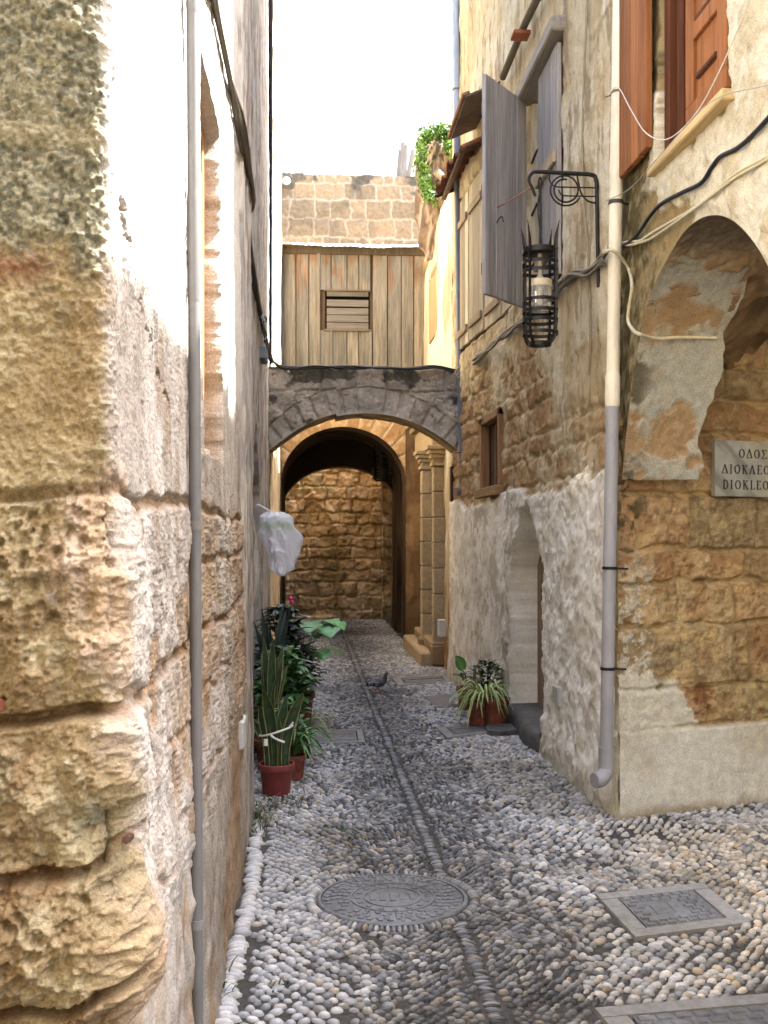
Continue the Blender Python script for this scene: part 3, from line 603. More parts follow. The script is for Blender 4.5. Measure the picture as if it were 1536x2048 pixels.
def f1(Xg, Zg, z0, n2, n3):
    d = Zg - z0; ang = np.arctan2(Zg - 1.5, Xg - .62); ringm = 1 - ss(.27, .29, d + .02 * n2)
    vj = np.abs(((ang * 9.5 + .4) % 1) - .5) ; vj = (.5 - vj) / 9.5 * 1.3; e, r1, r2 = blocks(Xg, Zg, [2.0, 3.06, 3.31, 3.6], .24, .42, 33, .02, 6)
    e = np.where(ringm > .5, np.minimum(vj, np.abs(d - .28)), e); jt = 1 - ss(.006, .022, e); r = np.where(ringm > .5, _hash(np.floor(ang * 9.5 + .4), np.floor(ang * 9.5 + .4), 3, 9), r1)
    pf, _, _ = worley(Xg * 22, Zg * 22, 5); pit = (1 - ss(.1, .4, pf)) * ss(.0, .4, fbm(Xg * 2, Zg * 2, 9) + .5 * (Xg - .9))
    h = .018 * (r - .5) + .016 * n2 + .008 * n3 - .03 * jt - .014 * pit
    c = mixc(S(178, 176, 172), S(146, 144, 140), r); c = mixc(c, S(206, 203, 197), ss(.0, .5, n2) * .5 * (1 - .5 * ss(3.05, 3.15, Zg)))
    blk = ss(.1, .35, fbm(Xg * 3, Zg * 4, 77, 6, .62) + 1.2 * (Zg - 3.12)); c = mixc(c, S(60, 60, 56), blk * .8); c = c * np.array([1.22, 1.12, .96]); c = mixc(c, S(170, 160, 146), ss(1.30, 1.36, Xg) * ss(3.0, 3.05, Zg) * .8)
    return h, c
m = MB(); arch_piece(m, -.42, 1.66, 11.3, 11.80, 3.31, c1, 201, f1, lambda a, b, k: mixc(S(126, 112, 88), S(170, 142, 96), ss(-.2, .4, k)), nx=230, nz=90)
m.build('spandrel', M['stone'], A1, True)

# ================================================================== PLANK HOUSE OVER THE VAULT
PH = thing('timber_house', (.6, 15.5, 3.3), 'plank fronted room built across the alley over a stone vault', 'house')
c2 = lambda x: 2.30 + (3.11 - 2.30) * np.sqrt(np.clip(1 - ((x - .52) / .90) ** 2, 0, 1)) - 2.3 * (np.abs(x - .52) >= .895)
def f2(Xg, Zg, z0, n2, n3):
    d = Zg - z0; ang = np.arctan2(Zg - 2.15, Xg - .52); vj = (.5 - np.abs(((ang * 5.2) % 1) - .5)) / 5.2; jt = 1 - ss(.005, .02, vj); r = _hash(np.floor(ang * 5.2), np.floor(ang * 5.2), 3, 19)
    h = .012 * n2 + .004 * n3 - .015 * jt + .01 * (r - .5); c = mixc(S(200, 164, 112), S(176, 136, 88), r); c = mixc(c, S(212, 188, 144), ss(.1, .5, n2) * .6); c = mixc(c, S(220, 200, 160), jt * .6); return h, c
xx = np.unique(np.concatenate([np.linspace(-.44, -.374, 8), .52 - .8949 * np.cos(np.linspace(0, math.pi, 150)), np.linspace(1.416, 1.80, 30)]))
m = MB()
Xg, T = np.meshgrid(xx, np.linspace(0, 1, 70), indexing='ij'); z0 = np.maximum(c2(Xg), -.05); Zg = z0 + (3.9 - z0) * T
n2 = fbm(Xg * 6, Zg * 6, 211, 4); n3 = fbm(Xg * 20, Zg * 20, 212, 4); h, c = f2(Xg, Zg, z0, n2, n3); e, r1, r2 = blocks(Xg, Zg, [-.2, .35, .7, 1.0, 1.35, 1.7, 2.0, 2.3, 4], .3, .5, 44)
pier = np.abs(Xg - .52) > .895; c = np.where(pier[..., None], mixc(S(150, 118, 78), S(112, 86, 56), r1), c)
m.grid(np.stack([Xg, 15.5 - h, Zg], -1), c)
# barrel inside
yv = np.linspace(15.5, 18.0, 40); th = np.linspace(0, math.pi, 60)
path = [(1.415, -.05), (1.415, .8), (1.415, 1.6)] + [(.52 + .895 * math.cos(a), 2.30 + .81 * math.sin(a)) for a in th] + [(-.375, 1.6), (-.375, .8), (-.375, -.05)]
P = np.array([[(px_, q, pz_) for q in yv] for px_, pz_ in path]); k = fbm(P[..., 1] * 5, P[..., 2] * 5 + P[..., 0] * 3, 213, 4)
rg = np.abs(P[..., 0] - .52) > .85; P[..., 0] += .02 * k; P[..., 2] += .02 * k * (P[..., 2] > 2)
nic = (P[..., 0] > 1.3) * ss(0, .06, np.minimum(.42 - np.abs(P[..., 1] - 16.6), 1.6 - P[..., 2])); P[..., 0] += .15 * nic
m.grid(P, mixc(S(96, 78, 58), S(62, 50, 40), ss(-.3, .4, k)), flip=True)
# far end wall of the vault with a lower arch
c3 = lambda x: 1.92 + (2.68 - 1.92) * np.sqrt(np.clip(1 - ((x - .55) / .98) ** 2, 0, 1))
x = np.linspace(-.40, 1.50, 100); Xg, T = np.meshgrid(x, np.linspace(0, 1, 24), indexing='ij'); z0 = c3(Xg); Zg = z0 + (3.4 - z0) * T
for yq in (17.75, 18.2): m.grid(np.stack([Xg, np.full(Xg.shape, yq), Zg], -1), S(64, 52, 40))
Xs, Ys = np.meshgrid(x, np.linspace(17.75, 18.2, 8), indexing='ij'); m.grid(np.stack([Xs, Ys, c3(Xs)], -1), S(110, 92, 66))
m.box((-.9, 15.52, -.05), (-.46, 18.2, 5.7), col=S(150, 120, 80)); m.box((1.80, 15.52, -.05), (2.4, 18.2, 5.7), col=S(150, 120, 80)); m.box((-.46, 18.0, 3.3), (1.8, 18.2, 6.4), col=S(150, 120, 80))
m.box((-.46, 15.56, 3.2), (1.8, 17.9, 3.3), col=S(150, 120, 80)); m.box((1.5, 17.74, -.05), (1.8, 18.2, 3.4), col=S(140, 108, 70))
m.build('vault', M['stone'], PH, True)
m = MB(); g_ = random.Random(8); xq = -.47; z0p, z1p = 3.86, 5.70
wx0, wx1, wz0, wz1 = onY(652, 0, 15.5).x, onY(738, 0, 15.5).x, onY(0, 650, 15.5).z, onY(0, 573, 15.5).z
while xq < 1.80:
    wd = g_.uniform(.13, .25); a_, b_ = xq, min(xq + wd, 1.81); xq += wd
    base = J(g_.choice([S(160, 150, 130), S(146, 138, 122), S(168, 154, 130), S(138, 132, 120)]), .70); dy = g_.uniform(0, .015)
    segs = [(z0p, z1p)] if (b_ < wx0 + .02 or a_ > wx1 - .02) else [(z0p, wz0 - .02), (wz1 + .02, z1p)]
    if segs[0][1] != z1p: a_ = max(a_, wx0 - .02) if a_ > wx0 - .1 else a_; b_ = min(b_, wx1 + .02) if b_ < wx1 + .1 else b_
    for s0, s1 in segs:
        zz = np.linspace(s0, s1, 30); sd = g_.randrange(999)
        for xa, xb, yy0, yy1 in ((a_ + .007, b_ - .006, 15.475 - dy, 15.475 - dy), (b_ - .004, b_ - .004, 15.475 - dy, 15.5), (a_ + .004, a_ + .004, 15.5, 15.475 - dy)):
            xs_ = np.linspace(xa, xb, 6) if xa != xb else np.array([xa, xa]); ys_ = np.linspace(yy0, yy1, len(xs_))
            P = np.stack(np.broadcast_arrays(xs_[None, :], ys_[None, :], zz[:, None]), -1); st = ss(.1, .6, fbm(P[..., 0] * 7, P[..., 2] * 2.5, sd, 3) + 1.1 * (P[..., 2] - 5.35))
            cc = mixc(np.broadcast_to(np.array(base), P.shape), S(126, 84, 48), st * .6); cc = mixc(cc, S(96, 92, 82), ss(.1, .6, fbm(P[..., 0] * 6, P[..., 2] * 1.2, sd + 5, 3)) * .6)
            m.grid(P, cc)
    if g_.random() < .45: m.box((b_ - .02, 15.452 - dy, z0p), (b_ + .02, 15.474 - dy, z1p - .02) if not (wx0 - .05 < b_ < wx1 + .05) else (b_ + .02, 15.474 - dy, wz0 - .02), b=.003, col=tuple(q * .9 for q in base))
m.box((-.45, 15.44, 5.58), (1.8, 15.468, 5.70), b=.006, col=S(84, 72, 56))
# room behind the boards
m.box((-.45, 15.50, 3.86), (wx0 - .01, 15.53, 5.7), col=S(90, 72, 52)); m.box((wx1 + .01, 15.50, 3.86), (1.8, 15.53, 5.7), col=S(90, 72, 52))
m.box((wx0 - .01, 15.50, 3.86), (wx1 + .01, 15.53, wz0 - .02), col=S(90, 72, 52)); m.box((wx0 - .01, 15.50, wz1 + .02), (wx1 + .01, 15.53, 5.7), col=S(90, 72, 52))
m.build('plank_facade', M['wood'], PH, True if False else False)
m = MB(col=S(150, 138, 120)); hh = wz1 - wz0
sl_ = [(0, .17, 0), (.19, .37, 0), (.385, .56, .01), (.60, .78, -.01), (.87, 1.0, 0)]
for a_, b_, t_ in sl_: m.box((wx0 + .01, 15.46, wz0 + a_ * hh), (wx1 - .01, 15.485, wz0 + b_ * hh), b=.004, col=J(S(104, 98, 90), g_.uniform(.85, 1.1)))
m.box((wx0 - .05, 15.56, wz0 - .05), (wx1 + .05, 15.575, wz1 + .05), col=S(14, 12, 10)); vf = m.build('slatted_window', M['woodh'], PH)  # near-black board puts the unlit room's darkness behind the slats
m = MB(col=S(104, 92, 72)); m.box((wx0 - .03, 15.44, wz0 - .03), (wx1 + .03, 15.475, wz0 - .002), b=.003); m.build('frame', M['woodh'], vf); m = MB(col=S(104, 92, 72)); m.box((wx0 - .02, 15.44, wz1 + .002), (wx1 + .02, 15.475, wz1 + .025), b=.003); m.build('frame', M['woodh'], vf)
xs_ = np.linspace(-.46, 1.84, 180); ys_ = np.linspace(15.30, 18.1, 16); Xg, Yg = np.meshgrid(xs_, ys_, indexing='ij')
Zg = 5.70 + .27 * (Yg - 15.3) - .05 * np.sin((Xg + .46) / 2.3 * math.pi) * (1 - .3 * (Yg - 15.3)) + .005 * np.sin(Xg * 2 * math.pi / .085) + .012 * fbm(Xg * 3, Yg * 2, 5)
m = MB(col=S(214, 210, 204)); m.grid(np.stack([Xg, Yg, Zg], -1)); m.build('roof', M['tin'], PH, True)

# ================================================================== END HOUSE (closes the alley)
EH = thing('end_house', (.6, 19.9, 0), 'brown block house closing the far end of the alley behind the vault', 'house')
x = steps((-1.2, 2.6, .018)); z = steps((-.05, 4.2, .018), (4.2, 5.6, .06), (5.6, 8.22, .022)); Xg, Zg = np.meshgrid(x, z, indexing='ij')
zs = [-.4, .16, .42, .68, .9, 1.1, 1.32, 1.52, 1.74, 1.96, 2.2, 2.45, 2.7, 3, 3.4, 4.2, 5.6, 6.3, 6.72, 7.06, 7.40, 7.76, 8.05, 8.6]
e, r1, r2 = blocks(Xg, Zg, zs, .18, .52, 55, .03, 6); n1 = fbm(Xg * 2, Zg * 2, 221, 4); n2 = fbm(Xg * 7, Zg * 7, 222, 4); n3 = fbm(Xg * 20, Zg * 20, 223, 3)
jt = 1 - ss(.006, .028, e); upz = ss(4.5, 5.5, Zg)
h = .05 * (r1 - .5) * (1 - .7 * upz) + .022 * n2 * (1 - .6 * upz) + .012 * n3 - .04 * jt * (1 - .75 * upz)
dA = np.hypot(Xg - .22 + .2 * (Xg > .1), (Zg - 1.35)); pa = np.abs(np.hypot(Xg - (.1 - .55 * np.sign(Xg - .1)), np.maximum(Zg - 1.35, 0)) - 1.05); ring = (1 - ss(.08, .10, pa)) * (Zg > 1.35) * (np.abs(Xg - .1) < .62); inn = (np.hypot(Xg - (.1 - .55 * np.sign(Xg - .1)), np.maximum(Zg - 1.35, 0)) < 1.0) & (np.abs(Xg - .1) < .62) & (Zg > .05)
h = h + .025 * ring * (.6 + .8 * r2) - .05 * inn
but = ss(1.15, 1.17, Xg) * (1 - ss(1.36, 1.38, Xg)) * (Zg < 3); h = h + .02 * but - .22 * ss(1.38, 1.40, Xg) * (Zg < 3.2)
c = mixc(S(190, 166, 126), S(150, 126, 90), r1); c = mixc(c, S(206, 186, 150), ss(.0, .5, n2) * .6); c = mixc(c, S(116, 104, 56), ss(.2, .6, n1 + .3 * n2) * .6); c = mixc(c, S(180, 152, 106), ring * .5)
cu = mixc(S(190, 168, 136), S(160, 144, 118), r1); cu = mixc(cu, S(214, 202, 180), jt * .9); cu = mixc(cu, S(112, 108, 98), ss(.0, .45, n1 + .4 * n2 + 2.4 * (Zg - 8.28))); cu = mixc(cu, S(112, 106, 94), ss(.55, .9, n1 + .6 * r2 - .3) * .4)
c = mixc(c * 1.12, cu * .62, upz); m = MB(); m.grid(np.stack([Xg, 19.9 - h, Zg + (Zg > 8.2) * (.02 * n2)], -1), c)
m.box((-1.2, 20.2, -.05), (2.6, 23, 8.15), col=S(180, 150, 110)); m.box((1.56, 18.22, -.05), (4, 19.95, 3.7), col=S(190, 165, 124)); m.box((-4, 18.22, -.05), (-.52, 19.95, 6.0), col=S(190, 160, 114)); m.box((-1.2, 19.93, 8.08), (2.6, 20.25, 8.16), col=S(120, 112, 96))  # side wings added: right one shades the far ground, left one bounces sun
m.build('wall', M['stone'], EH, True)
p = onY(573, 362, 19.8); m = MB(col=S(240, 240, 236)); m.lathe([(0, -.05), (.05, -.05), (.075, 0), (.06, .06), (0, .08)], (0, 0, 0), 16, M=Matrix.Translation(p) @ Matrix.Rotation(R(90), 4, 'X')); tag(m.build('wall_insulator', M['paint'], None, True), 'small round white fitting high on the far block wall', 'insulator')  # white insulator, not a lamp
p0, p1 = onY(820, 345, 20.1), onY(842, 262, 20.1)
WS = MB(col=S(236, 226, 206)); x0_, x1_, za, zb_ = p0.x, p1.x + .12, p0.z - .15, p1.z
Pp = [(x0_, za), (x1_, za), (x1_, zb_ - .05), ((x0_ + x1_) / 2, zb_), (x0_ + .08, zb_ - .12)]
WS.prism(Pp, 0, .35, M=Matrix.Translation((0, 20.4, 0)) @ Matrix.Rotation(R(90), 4, 'X')); tag(WS.build('white_parapet', M['plaster'], None), 'bright white parapet stub standing above the far block wall', 'parapet')
for k, (a_, b_, c_, d_) in enumerate(((795, 343, 800, 300), (803, 343, 806, 285), (809, 344, 812, 290), (814, 344, 826, 300))):
    m = MB(col=S(120, 116, 112)); q0 = onY(a_, b_, 20.0); q1 = onY(c_, d_, 20.0); q0.z -= .15; m.tube([q0, q1], .035 + .01 * (k % 2), 5, flat=.4)
    tag(m.build('broken_board', M['wood'], None), ['shortest grey board leaning left of the white parapet', 'tallest grey board standing up from the far wall top', 'thin grey board second from the white parapet', 'slanting grey board touching the white parapet'][k], 'board', 'grey boards on the far wall top')

# ================================================================== PORTAL HOUSE (right, beyond the arch)
GH = thing('portal_house', (1.6, 13.5, 0), 'warm plaster house on the right beyond the arch with a columned stone portal', 'house')
y = steps((11.68, 15.49, .03)); z = steps((-.05, 5.5, .03)); Yg, Zg = np.meshgrid(y, z, indexing='ij'); n1 = fbm(Yg * 2, Zg * 1.4, 231, 4); n2 = fbm(Yg * 8, Zg * 3, 232, 4)
dr = ss(-.01, .02, np.minimum(np.minimum(Yg - 13.25, 14.1 - Yg), 2.45 - Zg)); wn = ss(-.01, .02, np.minimum(np.minimum(Yg - 13.5, 14.7 - Yg), np.minimum(Zg - 4.15, 5.0 - Zg)))
h = .014 * n1 + .012 * n2; h = h * (1 - np.maximum(dr, wn)) - .22 * dr - .08 * wn
c = mixc(S(206, 198, 178), S(182, 164, 132), ss(-.2, .5, n1 + .4 * n2)); c = mixc(c, S(150, 110, 66), ss(.2, .5, n2 + .8 * (.6 - Zg))); c = mixc(c, S(110, 80, 52), dr); c = mixc(c, S(150, 120, 80), wn)
X0 = 1.585 + (Yg - 11.68) / 3.8 * .10
m = MB(); m.grid(np.stack([X0 - h + .03 * ss(5.3, 5.5, Zg) * n1, Yg, Zg], -1), c, flip=True); m.box((1.95, 11.68, -.05), (5.5, 15.5, 5.45), col=S(200, 170, 120)); m.box((1.66, 11.67, 5.30), (1.95, 15.5, 5.46), col=S(200, 170, 120)); m.build('wall', M['plaster'], GH, True)
def pilaster(px_, py0, xw, wdt, top):
    m = MB(col=S(206, 172, 118)); q = onX(px_, 0, xw).y
    for k in range(7):
        z0_ = .26 + (top - .26) * k / 7; z1_ = .26 + (top - .26) * (k + 1) / 7 - .006
        cc = J(S(172, 154, 124), random.Random(k + px_).uniform(.82, 1.08)); m.box((xw, q - wdt / 2, z0_), (xw + .30, q + wdt / 2, z1_), b=.012, col=cc)
    m.box((xw - .03, q - wdt / 2 - .03, .02), (xw + .3, q + wdt / 2 + .03, .26), b=.02, col=S(150, 124, 90))
    o = m.build('pilaster', M['stone'], GH); m = MB(col=S(178, 158, 124))
    for k, (zz, ex) in enumerate(((0, .02), (.05, .0), (.09, .03), (.14, .055), (.19, .08))): m.box((xw - ex, q - wdt / 2 - ex, top + zz), (xw + .3, q + wdt / 2 + ex, top + zz + .05), b=.008)
    m.build('capital', M['stone'], o); return q
ya = pilaster(842, 0, 1.43, .20, 2.37); yb = pilaster(865, 0, 1.47, .17, 2.36)
m = MB(col=S(180, 158, 122)); m.box((1.47, 12.65, 2.60), (1.8, 14.7, 2.92), b=.012); m.box((1.40, 12.6, 2.93), (1.8, 14.75, 3.0), b=.01); m.box((1.35, 12.55, 3.0), (1.8, 14.8, 3.08), b=.012); m.build('entablature', M['stone'], GH)
m = MB(col=S(120, 84, 54)); m.box((1.80, 13.26, .2), (1.84, 14.09, 2.4), b=.005); m.build('door', M['wood'], GH)
m = MB(col=S(176, 154, 118)); m.box((1.32, 12.55, -.02), (1.62, 14.85, .17), b=.02); m.box((1.45, 12.5, .171), (1.62, 14.6, .30), b=.02, col=S(156, 134, 102)); m.build('step', M['stone'], GH)
m = MB(col=S(160, 132, 92)); m.box((1.66, 13.52, 4.17), (1.685, 14.68, 4.98), b=.005); m.build('shutter', M['wood'], GH)
m = MB(col=S(120, 60, 34)); a_ = onX(905, 948, 1.55); b_ = onX(914, 1075, 1.55); m.box((1.555, 11.60, 1.53), (1.59, 11.72, 2.30), b=.006); tag(m.build('rusty_strip', M['rust'], None), 'rusty iron strip on the right wall under the dark arch', 'metal strip')

# ruined masonry and ivy on the portal house
RU = thing('ruined_stub', (1.85, 14.0, 5.45), 'brown crumbling masonry stub with a hole, framed by ivy', 'ruin')
th = np.linspace(0, 2 * math.pi, 70); ph = np.linspace(-.5 * math.pi, .5 * math.pi, 50); A, B = np.meshgrid(th, ph, indexing='ij')
d = np.stack([np.cos(A) * np.cos(B), np.sin(A) * np.cos(B), np.sin(B)], -1); d = np.sign(d) * np.abs(d) ** .7
k = fbm(d[..., 0] * 3 + 5, d[..., 2] * 3 + d[..., 1], 241, 4); k2 = fbm(d[..., 0] * 8 + 5, d[..., 2] * 8 + 2 * d[..., 1], 242, 4)
P = np.stack([1.79 + .33 * d[..., 0] * (1 + .2 * k), 14.1 + .5 * d[..., 1] * (1 + .15 * k), 6.0 + .85 * d[..., 2] * (1 + .1 * k)], -1)
hol = np.exp(-(((P[..., 0] - 1.86) / .10) ** 2 + ((P[..., 2] - 6.28) / .16) ** 2)) * (d[..., 1] < 0); P[..., 1] += .45 * hol + .05 * k2
m = MB(); m.grid(P, mixc(S(150, 130, 112), S(100, 84, 70), ss(-.2, .4, k2 + k))); m.build('masonry', M['stone'], RU, True)
m = MB(col=S(176, 164, 148)); m.tube([(1.62, 13.5, 6.14), (1.80, 13.62, 6.02), (1.95, 13.8, 5.96)], .05, 8); m.build('beam_end', M['wood'], RU, True)
def leaf_quads(m, pts, size, g_, cols, nrm=None, fold=.25):
    for p in pts:
        s = size * g_.uniform(.6, 1.3); n = Vector((g_.gauss(0, .6), g_.gauss(-.6, .6), g_.gauss(.5, .6))).normalized(); t = n.cross(Vector((g_.gauss(0, 1), g_.gauss(0, 1), g_.gauss(0, 1)))).normalized(); b = n.cross(t); p = Vector(p)
        v = [p - t * s, p - t * s * .2 + b * s * .62 + n * s * fold, p + t * s, p - t * s * .2 - b * s * .62 + n * s * fold, p - t * s * .1]
        m.add([tuple(q) for q in v], [(0, 4, 1), (4, 2, 1), (0, 3, 4), (4, 3, 2)], J(g_.choice(cols), g_.uniform(.7, 1.25)))
g_ = random.Random(4); pts = []
outl = [onY(a_, b_, 13.5) for a_, b_ in ((862, 398), (850, 375), (846, 345), (840, 315), (843, 288), (852, 272), (868, 266), (882, 264), (897, 268), (902, 282), (898, 300))]
outl2 = [onY(a_, b_, 13.5) for a_, b_ in ((858, 300), (852, 330), (858, 360), (868, 386), (874, 398), (866, 395), (886, 280), (894, 290))]
for cl in (catmull(outl, 22),):
    for q in cl:
        for _ in range(7): pts.append(q + Vector((g_.gauss(0, .035), g_.gauss(0, .10), g_.gauss(0, .04))))
for q in outl2:
    for _ in range(12): pts.append(q + Vector((g_.gauss(0, .03), g_.gauss(0, .10), g_.gauss(0, .06))))
IV = thing('ivy', (outl[0].x, 13.6, outl[0].z), 'bright green ivy trailing round the ruined stub above the alley', 'ivy')
m = MB(); leaf_quads(m, pts, .030, g_, [S(82, 122, 36), S(98, 138, 44), S(62, 98, 32)]); m.build('leaves', M['leaf'], IV)
m = MB(col=S(90, 76, 54)); m.tube([outl[i] + Vector((0, .06, 0)) for i in range(0, 11, 1)], .008, 5, 4); m.build('stem', M['wood'], IV, True)
# ================================================================== COVERS IN THE PAVING
SKIP = []
def inpoly(x, y, poly, grow=.012):
    c = np.mean(np.array(poly), 0); q = [(c[0] + (p[0] - c[0]) * (1 + grow / max(.05, math.hypot(p[0] - c[0], p[1] - c[1]))), c[1] + (p[1] - c[1]) * (1 + grow / max(.05, math.hypot(p[0] - c[0], p[1] - c[1])))) for p in poly]
    sgn = None; ok = np.ones(np.shape(x), bool)
    area = sum(q[i][0] * q[(i + 1) % len(q)][1] - q[(i + 1) % len(q)][0] * q[i][1] for i in range(len(q))); s = 1 if area > 0 else -1
    for i in range(len(q)):
        a, b = q[i], q[(i + 1) % len(q)]; ok &= s * ((b[0] - a[0]) * (y - a[1]) - (b[1] - a[1]) * (x - a[0])) > 0
    return ok
def cover(quad, label, fr=.13, pattern='brick', rows=8, cols=6, zt=.012, mat_f='concrete', group='metal access covers in the paving', frm=True, inset=None):
    """quad: TL, TR, BR, BL ground points"""
    q = [Vector((p[0], p[1], 0)) for p in quad]; SKIP.append([(p.x, p.y) for p in q]); c = sum(q, Vector()) / 4
    T = thing('access_cover', c, label, 'cover', group)
    def bl(s, t, z): a = q[0].lerp(q[1], s); b = q[3].lerp(q[2], s); p = a.lerp(b, t); return (p.x, p.y, z)
    fs = fr; ft = fr
    def slab(m, s0, s1, t0, t1, z0, z1, ins=0, col=None):
        v = [bl(s0, t0, z0), bl(s1, t0, z0), bl(s1, t1, z0), bl(s0, t1, z0)] + [bl(s0 + ins, t0 + ins, z1), bl(s1 - ins, t0 + ins, z1), bl(s1 - ins, t1 - ins, z1), bl(s0 + ins, t1 - ins, z1)]
        m.add(v, [(4, 5, 6, 7), (0, 1, 5, 4), (1, 2, 6, 5), (2, 3, 7, 6), (3, 0, 4, 7)], col)
    if frm:
        m = MB(); slab(m, 0, 1, 0, ft, -.02, zt, .004); slab(m, 0, 1, 1 - ft, 1, -.02, zt, .004); slab(m, 0, fs, ft, 1 - ft, -.02, zt - .001, .004); slab(m, 1 - fs, 1, ft, 1 - ft, -.02, zt - .001, .004)
        m.build('frame', M[mat_f], T); a, b = fs + .015, 1 - fs - .015
    else: a, b = 0, 1
    m = MB(); slab(m, a, b, a, b, -.02, zt - .003)
    if pattern == 'brick':
        for r in range(rows):
            for k in range(cols):
                off = .5 * (r % 2); s0 = a + (b - a) * (k + off + .12) / (cols + .5); s1 = a + (b - a) * (k + off + .88) / (cols + .5); t0 = a + (b - a) * (r + .14) / rows; t1 = a + (b - a) * (r + .86) / rows
                if 2 <= r <= rows - 3 and 1 <= k <= cols - 3: continue
                slab(m, s0, s1, t0, t1, zt - .003, zt + .004, .004)
        for k in range(2): slab(m, a + (b - a) * (.26 + .24 * k), a + (b - a) * (.42 + .24 * k), a + (b - a) * .34, a + (b - a) * .66, zt - .003, zt + .002, .006)
    elif pattern == 'bars':
        for r in range(rows): slab(m, a + .02, b - .02, a + (b - a) * (r + .2) / rows, a + (b - a) * (r + .8) / rows, zt - .003, zt + .002, .003)
    m.build('plate', M['cast'], T); return T
Zq = lambda *pp: [onZ(a, b) for a, b in pp]
cover(Zq((1191, 1793), (1407, 1770), (1503, 1850), (1270, 1880)), 'square cast iron cover in a pale concrete frame below the white plaster dado', .15, rows=9, cols=7)
o0, o1 = onZ(1187, 2022), onZ(1530, 1993); u_ = (o1 - o0).normalized(); v_ = Vector((u_.y, -u_.x, 0))
cover([o0, o0 + u_ * .74, o0 + u_ * .74 + v_ * .6, o0 + v_ * .6], 'large patterned iron cover in a concrete frame, cut by the bottom edge of the photo', .12, rows=9, cols=8)
cover(Zq((600, 1464), (724, 1460), (731, 1487), (592, 1491)), 'pale steel framed cover in the paving in front of the left flower pots', .10, 'bars', rows=3)
cover(Zq((612, 1439), (660, 1437), (662, 1457), (607, 1459)), 'small grey cover just behind the pale steel framed one on the left', .10, 'bars', rows=2)
cover(Zq((871, 1457), (1000, 1443), (1024, 1463), (894, 1478)), 'narrow iron cover half under the stone slab with flower pots', .14, 'bars', rows=2)
cover(Zq((850, 1394), (918, 1388), (934, 1413), (873, 1417)), 'plain grey plate in the paving with a white cup on it', .1, 'none', frm=False)
cover(Zq((784, 1357), (897, 1351), (908, 1364), (796, 1373)), 'thin iron cover in the paving behind the pigeon', .14, 'bars', rows=2)
mc = onZ(785, 1799); MR = .300
T = thing('manhole_cover', mc, 'round pitted iron manhole cover in the middle of the pebble paving', 'manhole cover')
m = MB(); m.lathe([(MR + .022, -.02), (MR + .022, .006), (MR + .016, .012), (MR + .004, .012), (MR + .002, .002)], mc, 64); m.build('frame', M['cast'], T, 'auto')
m = MB(); m.lathe([(MR, -.02), (MR, .008), (MR - .004, .010), (0, .010)], mc, 64); g_ = random.Random(3)
def nub(x, y, a, sx, sy, z0=.010, z1=.0145):
    Mx = Matrix.Translation((mc.x + x, mc.y + y, 0)) @ Matrix.Rotation(a, 4, 'Z'); m.box((-sx, -sy, z0 - .003), (sx, sy, z1), b=.0015, M=Mx)
for ring, cnt in ((.278, 40), (.252, 36), (.226, 32), (.200, 28)):
    for k in range(cnt):
        a = 2 * math.pi * (k + g_.uniform(-.1, .1)) / cnt + ring * 7
        if g_.random() < .9: nub(ring * math.cos(a), ring * math.sin(a), a + g_.choice((0, .785)), .0125, .0085 if g_.random() < .6 else .012)
for r0 in (.178, .120): m.lathe([(r0 + .005, .009), (r0 + .004, .0145), (r0 - .004, .0145), (r0 - .005, .009)], mc, 48)
for k in range(16): a = 2 * math.pi * k / 16; nub(.15 * math.cos(a), .15 * math.sin(a), a, .011, .010)
for k in range(-2, 3): nub(k * .042, 0, 0, .013, .05 - .008 * abs(k))
m.box((mc.x - MR - .1, mc.y - .05, -.02), (mc.x - MR - .02, mc.y + .03, .006), b=.004)
m.build('lid', M['cast'], T, 'auto')

# ================================================================== PEBBLE PAVING
def dome(rings, seg):
    v = [(0, 0, 1)]; 
    for k in range(1, rings + 1):
        a = math.radians(100) * k / rings
        for j in range(seg): t = 2 * math.pi * (j + .5 * (k % 2)) / seg; v.append((math.sin(a) * math.cos(t), math.sin(a) * math.sin(t), math.cos(a)))
    tri = [(0, 1 + j, 1 + (j + 1) % seg) for j in range(seg)]; quads = []
    for k in range(rings - 1):
        b0 = 1 + k * seg; b1 = b0 + seg
        for j in range(seg): quads.append((b0 + j, b1 + j, b1 + (j + 1) % seg, b0 + (j + 1) % seg))
    return np.array(v), np.array(tri), np.array(quads)
pb = []       # x, y, half length, half width, height, angle, zone
rg = np.random.RandomState(12)
def spine(y): return .607 - .003 * np.maximum(y - 6, 0)
def rightlim(y): return np.where(y > 5.74, 1.69 - .12 * ss(8.8, 11.6, y) - .01 + .08 * (y > 11.7) - .25 * (y > 15.5), 1.70 + (5.70 - np.minimum(y, 5.7)) * 0 + 1.35)
def leftlim(y): return np.where(y < 5.2, -.33, np.where(y < 6.02, -.30, -.395))
